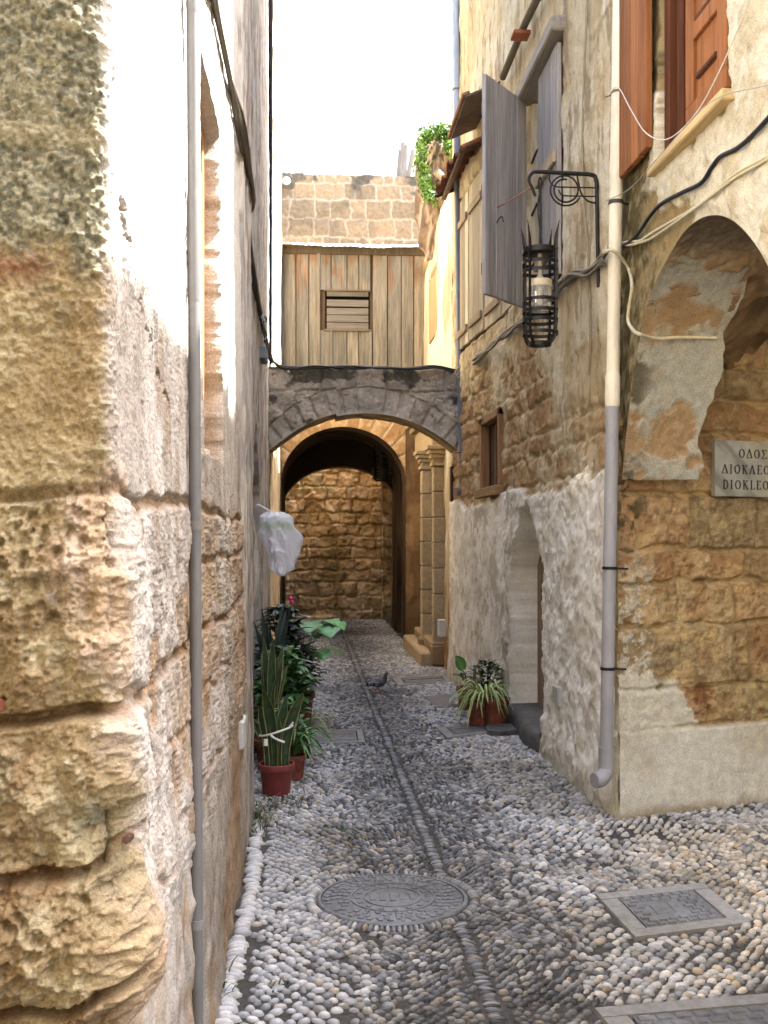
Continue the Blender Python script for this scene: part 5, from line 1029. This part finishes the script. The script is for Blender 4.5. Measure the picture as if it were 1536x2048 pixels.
def pot(T, c, r, h, col=None, name='pot'):
    m = MB(); x, y, z = c; m.lathe([(0, z), (r * .72, z), (r * .74, z + .004), (r * .9, z + h * .78), (r * .93, z + h * .80), (r * 1.0, z + h * .80), (r * 1.02, z + h * .84), (r * 1.02, z + h * .98), (r * .99, z + h), (r * .92, z + h), (r * .90, z + h * .9)], (x, y, 0), 32)
    m.build(name, M['terra'] if col is None else col, T, 'auto'); m = MB(); m.lathe([(r * .91, z + h * .9), (r * .5, z + h * .915), (0, z + h * .92)], (x, y, 0), 20); m.build('soil', M['soil'], T, True)
potgroup = 'potted plants along the alley walls'
def plant(label, c): return thing('potted_plant', c, label, 'plant', potgroup)
YE, DG, MG, LG = S(150, 146, 78), S(38, 58, 38), S(64, 104, 56), S(128, 160, 84)
dark_pot = mat('dark plastic pot', S(34, 32, 32), .5, var=.15, fs=20, bump=.1)
red_pot = mat('red plastic pot', S(132, 58, 54), .55, var=.18, fs=18, bump=.2)
g_ = random.Random(21)
def sansevieria(T, c, r, h, nb, ht, lean=.1, name='leaves'):
    m = MB()
    for k in range(nb):
        a = g_.uniform(0, 6.28); q = g_.uniform(0, r * .6); b = Vector((c[0] + q * math.cos(a), c[1] + q * math.sin(a), c[2] + h * .85)); H = ht * g_.uniform(.5, 1.0); o = Vector((math.cos(a), math.sin(a), 0)) * lean * g_.uniform(.2, 1.2)
        fa = g_.uniform(-.9, .9); blade(m, b, b + Vector((0, 0, H * .55)) - o * .1, b + Vector((0, 0, H)) + o, g_.uniform(.026, .040), YE, J(DG, g_.uniform(.8, 1.2)), 16, nrm=(math.sin(fa), -math.cos(fa), 0), band=1, seed=k, prof=lambda t: (.62 + .5 * t if t < .6 else .92 * math.cos((t - .6) / .4 * math.pi / 2) ** .8), cs=S(56, 78, 48))
    m.build(name, M['leaf'], T, True)
def bush(T, c, z0, z1, r, n, size, cols, name='leaves', stems=5):
    m = MB(); pts = []
    for k in range(n):
        a = g_.uniform(0, 6.28); rr = r * math.sqrt(g_.random()); z = z0 + (z1 - z0) * g_.random(); s_ = math.sin(math.pi * (.15 + .85 * (z - z0) / (z1 - z0))) * .9 + .2
        p0 = Vector((c[0] + rr * s_ * math.cos(a), c[1] + rr * s_ * math.sin(a), z)); d = Vector((math.cos(a), math.sin(a), g_.uniform(-.3, .8))).normalized() * size * g_.uniform(.7, 1.4)
        col = J(g_.choice(cols), g_.uniform(.65, 1.3)); blade(m, p0, p0 + d * .5 + Vector((0, 0, size * .15)), p0 + d + Vector((0, 0, -size * .15)), size * .26, col, tuple(v * .9 for v in col), 5, cup=.3)
    m.build(name, M['leaf'], T, True); m = MB(col=S(74, 64, 44))
    for k in range(stems):
        a = 6.28 * k / stems; m.tube([(c[0], c[1], c[2]), (c[0] + r * .25 * math.cos(a), c[1] + r * .25 * math.sin(a), (c[2] + z1) / 2), (c[0] + r * .6 * math.cos(a), c[1] + r * .6 * math.sin(a), z1 * .94)], [.007, .005, .002], 5, 4)
    m.build('stem', M['wood'], T, True)
def spider(T, c, z, n, L, W, ce, cm, drop=.5, name='leaves'):
    m = MB()
    for k in range(n):
        a = g_.uniform(0, 6.28); u = Vector((math.cos(a), math.sin(a), 0)); l = L * g_.uniform(.6, 1.15); up = g_.uniform(.35, 1.0); b = Vector((c[0], c[1], z)) + u * .03
        blade(m, b, b + u * l * .45 + Vector((0, 0, l * up)), b + u * l * .95 + Vector((0, 0, l * (up * .9 - drop * g_.uniform(.6, 1.8)))), W * g_.uniform(.8, 1.2), ce, cm, 12, cup=.35, cs=ce)
    m.build(name, M['leaf'], T, True)
def bigleaf(m, b, tip, L, W, col, up=(0, 0, 1)):
    b, tip = Vector(b), Vector(tip); m.tube([b, b.lerp(tip, .5) + Vector((0, 0, .06)), tip], .004, 5, 5, col=S(90, 116, 66)); d = (tip - b); d.z = 0; d = d.normalized() if d.length > .01 else Vector((1, 0, 0))
    lob = lambda t: max(0.0, math.sin(math.pi * min(1, t * 1.0)) ** .6) * (1 + .22 * math.sin(t * 19))
    blade(m, tip - d * L * .15, tip + d * L * .45 + Vector((0, 0, L * .12)), tip + d * L * .9 + Vector((0, 0, -L * .25)), W, col, tuple(v * 1.1 for v in col), 16, prof=lob, cup=.18, nrm=up, cs=tuple(v * 1.5 for v in col))
# left row
c = (-.185, 6.45, 0); T = plant('tall snake plant tied with white ribbon in a red pot, nearest on the left', c); pot(T, c, .108, .19, red_pot); sansevieria(T, c, .10, .19, 14, .52, .12)
m = MB(col=S(232, 230, 226)); m.tube([(c[0] + .10 * math.cos(a), c[1] + .085 * math.sin(a), .385 + .03 * math.cos(a)) for a in np.linspace(0, 2 * math.pi, 24)], .006, 6, closed=True); m.tube([(c[0] - .03, c[1] - .09, .37), (c[0] + .0, c[1] - .10, .35), (c[0] + .05, c[1] - .1, .33)], .007, 6, 4); m.tube([(c[0] - .06, c[1] - .09, .35), (c[0] - .06, c[1] - .10, .31)], .012, 6, flat=.4); m.tube([(c[0] + .08, c[1] - .05, .415), (c[0] + .10, c[1] - .06, .44)], .006, 6); m.build('ribbon', M['paint'], T, True)
c = (-.10, 6.85, 0); T = plant('bushy green fern in a terracotta pot just behind the tied snake plant', c); pot(T, c, .095, .16); spider(T, c, .16, 46, .26, .010, S(88, 128, 62), S(70, 112, 52), .5); bush(T, c, .2, .50, .10, 90, .075, [MG, S(80, 130, 60), S(58, 96, 48)], 'side_leaves')
c = (-.055, 7.45, 0); T = plant('striped arching grass plant in a small black pot on the left', c); pot(T, c, .095, .20, dark_pot); spider(T, c, .2, 40, .28, .008, S(150, 168, 120), S(70, 104, 56), .6)
c = (-.25, 7.15, 0); T = plant('second snake plant with pale banded leaves, against the left wall', c); pot(T, c, .10, .2); sansevieria(T, c, .09, .2, 14, .72, .12)
c = (-.26, 7.95, 0); T = plant('tallest plant of long dark upright blades beside the plastic bag', c); pot(T, c, .11, .24, dark_pot); m = MB()
for k in range(16):
    a = g_.uniform(0, 6.28); o = Vector((math.cos(a) * .10, math.sin(a) * .14, 0)); b = Vector(c) + Vector((0, 0, .2)) + o * .3; H = g_.uniform(.45, .88); fa = g_.uniform(-1, 1); blade(m, b, b + Vector((0, 0, H * .6)), b + Vector((0, 0, H)) + o * g_.uniform(.5, 1.3), .03, S(40, 52, 46), S(46, 62, 54), 12, nrm=(math.sin(fa), -math.cos(fa), 0))
m.build('leaves', M['leaf'], T, True)
c = (-.19, 8.45, 0); T = plant('dark purple leaved plant behind the snake plants', c); pot(T, c, .12, .24); bush(T, c, .28, .98, .16, 300, .12, [S(46, 44, 54), S(52, 66, 46), S(40, 56, 42), S(60, 84, 50)]); m = MB(col=S(216, 60, 130)); 
for q in ((-.13, 8.33, 1.06), (-.12, 8.32, 1.03)): m.lathe([(0, -.02), (.014, -.01), (.018, .008), (0, .02)], q, 8)
m.build('blossom', M['leaf'], T, True)
c = (-.06, 8.95, 0); T = plant('broad lobed green leaves reaching out over the paving on the left', c); pot(T, c, .12, .25); m = MB(); b = (c[0], c[1], .25)
for tip, L, W, cl in (((.06, 8.75, .80), .27, .13, S(76, 130, 76)), ((.12, 8.85, .83), .23, .12, S(86, 142, 84)), ((-.02, 8.7, .84), .25, .12, S(70, 120, 70)), ((.06, 8.6, .62), .22, .10, S(60, 108, 58)), ((.12, 8.9, .6), .2, .09, S(56, 100, 54)), ((-.10, 8.6, .70), .16, .07, S(66, 112, 64)), ((-.12, 8.9, .92), .18, .07, S(58, 96, 60)), ((.02, 9.15, .7), .2, .08, S(60, 104, 58)), ((-.2, 8.4, .62), .13, .06, S(80, 130, 66))): bigleaf(m, b, tip, L, W, cl)
m.build('leaves', M['leaf'], T, True); bush(T, c, .30, .62, .16, 120, .11, [S(46, 66, 50), S(40, 48, 52), MG], 'undergrowth')
c = (-.16, 7.75, 0); T = plant('dense mid green leafy plant filling the gap behind the striped grass', c); pot(T, c, .10, .2); bush(T, c, .22, .72, .15, 240, .11, [S(64, 104, 52), S(52, 88, 46), S(84, 124, 60)])
c = (-.23, 7.62, 0); T = plant('low leafy plant with fresh green leaves against the left wall', c); pot(T, c, .09, .18); bush(T, c, .2, .62, .13, 150, .10, [S(74, 120, 60), S(56, 92, 50), S(92, 140, 66)])
# right row
sb = MB(col=S(110, 106, 98)); sl0 = [onZ(972, 1462), onZ(1022, 1458), onZ(1034, 1471), onZ(1000, 1475), onZ(975, 1472)]
sb.prism([(p.x, p.y) for p in sl0][::-1], .012, .045); SLAB = tag(sb.build('stone_slab', M['slate'], None), 'flat dark stone slab under the flower pots by the door', 'slab')
c = (1.515, 8.56, .045); T = plant('large red brown pot with a spider plant, beside the low door', c); pot(T, c, .108, .20); c2_ = (1.43, 8.6, .23); spider(T, c2_, .25, 70, .25, .0085, S(206, 214, 150), S(96, 132, 62), .75)
c = (1.375, 8.62, .0); T = plant('smaller red brown pot tucked left of the big spider plant pot', c); pot(T, c, .09, .21); spider(T, c, .21, 26, .24, .008, S(196, 206, 140), S(90, 124, 58), .9)
c = (1.52, 9.05, 0); T = plant('dark green bushy plant in the middle of the right pot group', c); pot(T, c, .11, .2); bush(T, c, .22, .47, .15, 240, .06, [S(46, 78, 42), S(60, 100, 46), S(36, 60, 36)])
c = (1.40, 9.45, 0); T = plant('small terracotta pot with one upright rubber plant leaf', c); pot(T, c, .085, .21); m = MB(); b = Vector((c[0], c[1], .2)); tp = onY(921, 1338, 9.4)
m.tube([b, b.lerp(tp, .5) + Vector((.02, 0, .03)), tp], .006, 6, 5, col=S(96, 84, 60)); blade(m, tp + Vector((.02, 0, -.01)), tp + Vector((0, 0, .06)), tp + Vector((-.05, -.02, .12)), .05, S(64, 116, 52), S(72, 128, 56), 10, nrm=(.2, -1, .2), cs=S(110, 150, 80))
for k in range(5): a = 1.2 * k; q = b.lerp(tp, .25 + .1 * k); u = Vector((math.cos(a), math.sin(a), .2)) * .11; blade(m, q, q + u * .6 + Vector((0, 0, .03)), q + u, .03, S(52, 88, 46), S(56, 96, 48), 8)
m.build('leaves', M['leaf'], T, True); m = MB(col=S(130, 84, 56)); m.tube([(c[0] + .07, c[1] - .03, .18), (c[0] + .075, c[1] - .03, .40)], .012, 7); m.build('stake', M['wood'], T, True)
# weeds at the wall foot
m = MB()
for px_, py_, n, sp, hh in ((540, 1612, 60, .08, .05), (518, 1645, 90, .07, .06), (505, 1668, 40, .05, .05), (600, 1603, 40, .06, .04), (655, 1585, 24, .05, .03), (432, 1985, 26, .04, .07), (690, 1676, 20, .05, .03), (560, 1985, 10, .05, .02)):
    p = onZ(px_, py_)
    for k in range(n):
        b = Vector((p.x + g_.gauss(0, sp * .6), p.y + g_.gauss(0, sp * 1.6), .0)); a = g_.uniform(0, 6.28); l = hh * g_.uniform(.5, 1.3); u = Vector((math.cos(a), math.sin(a), 0)); col = g_.choice([S(74, 92, 50), S(96, 96, 60), S(104, 84, 56), S(56, 80, 44)])
        blade(m, b, b + u * l * .3 + Vector((0, 0, l * .8)), b + u * l + Vector((0, 0, l * .7)), .0035, col, col, 4)
tag(m.build('weeds', M['leaf'], None), 'small weeds and grass at the foot of the left wall', 'weeds', kind='stuff')

# ================================================================== PLASTIC BAG
bm_ = mat('plastic bag', None, .32, var=.05, fs=14, bump=.25, bdist=.01, spec=.5)
p = bm_.node_tree.nodes['Principled BSDF']; tr = bm_.node_tree.nodes.new('ShaderNodeBsdfTranslucent'); tr.inputs[0].default_value = (.8, .8, .86, 1); mx = bm_.node_tree.nodes.new('ShaderNodeMixShader'); mx.inputs[0].default_value = .4
ou = bm_.node_tree.nodes['Material Output']; bm_.node_tree.links.new(p.outputs[0], mx.inputs[1]); bm_.node_tree.links.new(tr.outputs[0], mx.inputs[2]); bm_.node_tree.links.new(mx.outputs[0], ou.inputs[0])
pb_, pt_ = onY(563, 1148, 7.9), onY(553, 1026, 7.9); th = np.linspace(0, 2 * math.pi, 90, endpoint=False); t = np.linspace(0, 1, 80); Tt, A = np.meshgrid(t, th, indexing='ij')
prof = np.interp(Tt, [0, .03, .15, .4, .6, .8, .93, 1], [.62, .85, .95, 1.02, 1.08, 1.06, .98, .55]); cx_ = np.interp(Tt, [0, .5, 1], [pb_.x, pb_.x - .005, pt_.x]); cz_ = pb_.z + (pt_.z - pb_.z) * Tt
w1 = ridged(np.cos(A) * 1.6 + Tt * 2.0 + 3, np.sin(A) * 1.6 + Tt * 3.2, 501, 3) - .5; fa1, fa2, _ = worley(np.cos(A) * 1.7 + 9 + Tt * .5, np.sin(A) * 1.7 + Tt * 3.2 + 4, 77); fb1, _, _ = worley(np.cos(A) * 3.4 + 2, np.sin(A) * 3.4 + Tt * 6.5, 78); w2 = -.8 * (fa1 - .4) - .45 * (fb1 - .4) + .3 * ridged(np.cos(A) * 3 + 5, np.sin(A) * 3 + Tt * 7, 502, 3) - .5
rad = prof * .100 * (1 + .13 * np.cos(2 * (A - .5 + .9 * Tt)) ** 2 + .08 * np.cos(4 * A + 2)) * (1 + .75 * w1 + .45 * w2) * (1 + .10 * np.cos(A * 4 + 1)); P = np.stack([cx_ + rad * np.cos(A) * 1.0, 7.9 + .6 * rad * np.sin(A), cz_ + .03 * w1 + .02 * np.cos(A * 2) * (Tt < .1)], -1)
bc = mixc(np.broadcast_to(np.array(S(246, 246, 250)), P.shape), S(176, 206, 160), np.exp(-((Tt - .78) / .08) ** 2) * ss(.1, .3, w1 + .2) * .8)
m = MB(); m.grid(P, bc, closed=True); m.add(P[0], [tuple(range(90))], S(226, 224, 232)); m.add(P[-1], [tuple(range(90))[::-1]], S(226, 224, 232))
BT = thing('plastic_bag', pt_, 'crumpled white plastic bag hung on the left wall above the plants', 'bag'); m.build('sack', bm_, BT, True)
m = MB(col=S(220, 220, 226)); m.tube([pt_ + Vector((0, 0, -.01)), pt_ + Vector((-.06, .0, .02)), pt_ + Vector((-.13, .0, .06)), pt_ + Vector((-.15, .02, .05))], .006, 6, 4); m.build('handle', M['paint'], BT, True)
cable([(-.385, 7.4, 1.66), (-.35, 7.42, 1.5), (-.36, 7.4, 1.36), (-.345, 7.38, 1.22), (-.37, 7.4, 1.1)], .003, S(190, 180, 160), 'frayed pale twine hanging on the left wall beside the plastic bag', name='twine', strands=5, spread=.02, seed=31, cat='twine')

# ================================================================== PIGEON
pg = onZ(755, 1388); PT = thing('pigeon', pg, 'dark grey pigeon walking across the pebble paving', 'pigeon'); k = .74; z0_ = .012
spn = [(-.185, .088, .003, .030), (-.15, .094, .006, .034), (-.105, .104, .014, .036), (-.07, .116, .032, .044), (-.03, .124, .050, .056), (.015, .132, .060, .062), (.05, .142, .058, .058), (.078, .160, .046, .044), (.094, .185, .032, .031), (.100, .210, .025, .025), (.106, .232, .0235, .0235), (.116, .246, .020, .020), (.127, .247, .0135, .0135), (.134, .244, .007, .007), (.137, .243, .002, .002)]
sp = catmull([Vector((a, b, 0)) for a, b, c_, d_ in spn], 4); hh = np.interp(np.linspace(0, 1, len(sp)), np.linspace(0, 1, len(spn)), [q[2] for q in spn]); ww = np.interp(np.linspace(0, 1, len(sp)), np.linspace(0, 1, len(spn)), [q[3] for q in spn])
P = np.zeros((len(sp), 18, 3)); Cc = np.zeros((len(sp), 18, 3))
for i, q in enumerate(sp):
    d = (sp[min(i + 1, len(sp) - 1)] - sp[max(i - 1, 0)]).normalized(); n_ = Vector((-d.y, d.x, 0))
    for j in range(18): a = 2 * math.pi * j / 18; P[i, j] = (pg.x + k * (q.x + n_.x * hh[i] * math.cos(a)), pg.y + k * ww[i] * math.sin(a), z0_ + k * (q.y + n_.y * hh[i] * math.cos(a)))
    t = i / len(sp); cb = S(70, 72, 80) if t > .5 else S(86, 88, 96)
    if .56 < t < .72: cb = S(58, 72, 66)
    if t < .12: cb = S(40, 40, 44)
    Cc[i] = cb
m = MB(); m.grid(P, Cc, closed=True); m.build('body', M['feather'], PT, True)
for s in (-1, 1):
    m = MB(); U, V = np.meshgrid(np.linspace(0, 1, 26), np.linspace(-1, 1, 10), indexing='ij'); xx_ = .055 - .205 * U; hw = .042 * np.sin(np.pi * np.clip(U * .8 + .15, 0, 1)) ** .7 * (1 - .35 * U); zz = .140 - .022 * U + V * hw; yy_ = s * (np.interp(U, [0, .3, .6, 1], [.052, .066, .055, .030]) - .014 * V ** 2 - .012 * (V > .5))
    bar = ((np.abs(U - .52) < .05) | (np.abs(U - .70) < .05)) & (V < .4); cc = np.where((bar | (U > .86))[..., None], np.array(S(38, 38, 42)), np.array(S(120, 124, 134)))
    m.grid(np.stack([pg.x + k * xx_, pg.y + k * yy_, z0_ + k * zz], -1), cc); m.build('wing', M['feather'], PT, True)
    fx_ = .03 * s; m = MB(col=S(150, 70, 66)); a0 = Vector((pg.x + k * (.0 + fx_ * .4), pg.y + s * k * .02, z0_ + k * .085)); a1 = Vector((pg.x + k * (.005 + fx_), pg.y + s * k * .02, z0_ + .006)); m.tube([a0, a0.lerp(a1, .5) + Vector((-.004, 0, 0)), a1], [.008, .005, .0045], 7, 3)
    for aa in (-.5, 0, .5, math.pi): m.tube([a1, a1 + Vector((math.cos(aa), math.sin(aa), -.05)) * .028], [.0042, .002], 5)
    m.build('leg', M['paint'], PT, True)
    m = MB(col=S(200, 90, 40)); m.lathe([(0, -.003), (.004, -.001), (.004, .001), (0, .003)], (0, 0, 0), 8, M=Matrix.Translation((pg.x + k * .110, pg.y + s * k * .0215, z0_ + k * .238)) @ Matrix.Rotation(R(90), 4, 'X')); m.build('eye', M['paint'], PT, True)
m = MB(col=S(60, 56, 54)); m.tube([(pg.x + k * .128, pg.y, z0_ + k * .244), (pg.x + k * .142, pg.y, z0_ + k * .241), (pg.x + k * .154, pg.y, z0_ + k * .233)], [.0055, .0045, .0012], 7, 3); m.build('beak', M['paint'], PT, True)

# ================================================================== LITTER AND BITS
cp = onZ(907, 1408, .012); CT = thing('paper_cup', cp, 'small white cup lying on the plain grey plate by the right pots', 'cup'); m = MB(col=S(236, 236, 234)); Mc = Matrix.Translation(cp + Vector((0, 0, .034))) @ Matrix.Rotation(R(70), 4, 'X') @ Matrix.Rotation(R(20), 4, 'Y'); m.lathe([(.0, 0), (.026, 0), (.036, .07), (.039, .072), (.038, .075), (.034, .07), (.024, .004), (0, .004)], (0, 0, -.03), 20, M=Mc); m.build('cup_body', M['paint'], CT, 'auto')
m = MB(col=S(120, 140, 170)); m.lathe([(.0315, .035), (.0342, .055)], (0, 0, -.0295), 20, M=Mc); m.build('printed_band', M['paint'], CT, True)
m = MB(col=S(120, 66, 42)); m.box((-.60, 1.765, 1.262), (-.487, 1.83, 1.288), b=.006); m.build('brick_fragment', M['tile'], LH)
m = MB(col=S(60, 50, 44)); m.tube([onX(292, 1648, -.30), onX(283, 1660, -.285)], .008, 6); m.tube([onX(262, 1672, -.30), onX(252, 1680, -.285)], .007, 6); tag(m.build('iron_spike', M['rust'], LH), 'rusty spike ends in the stone')
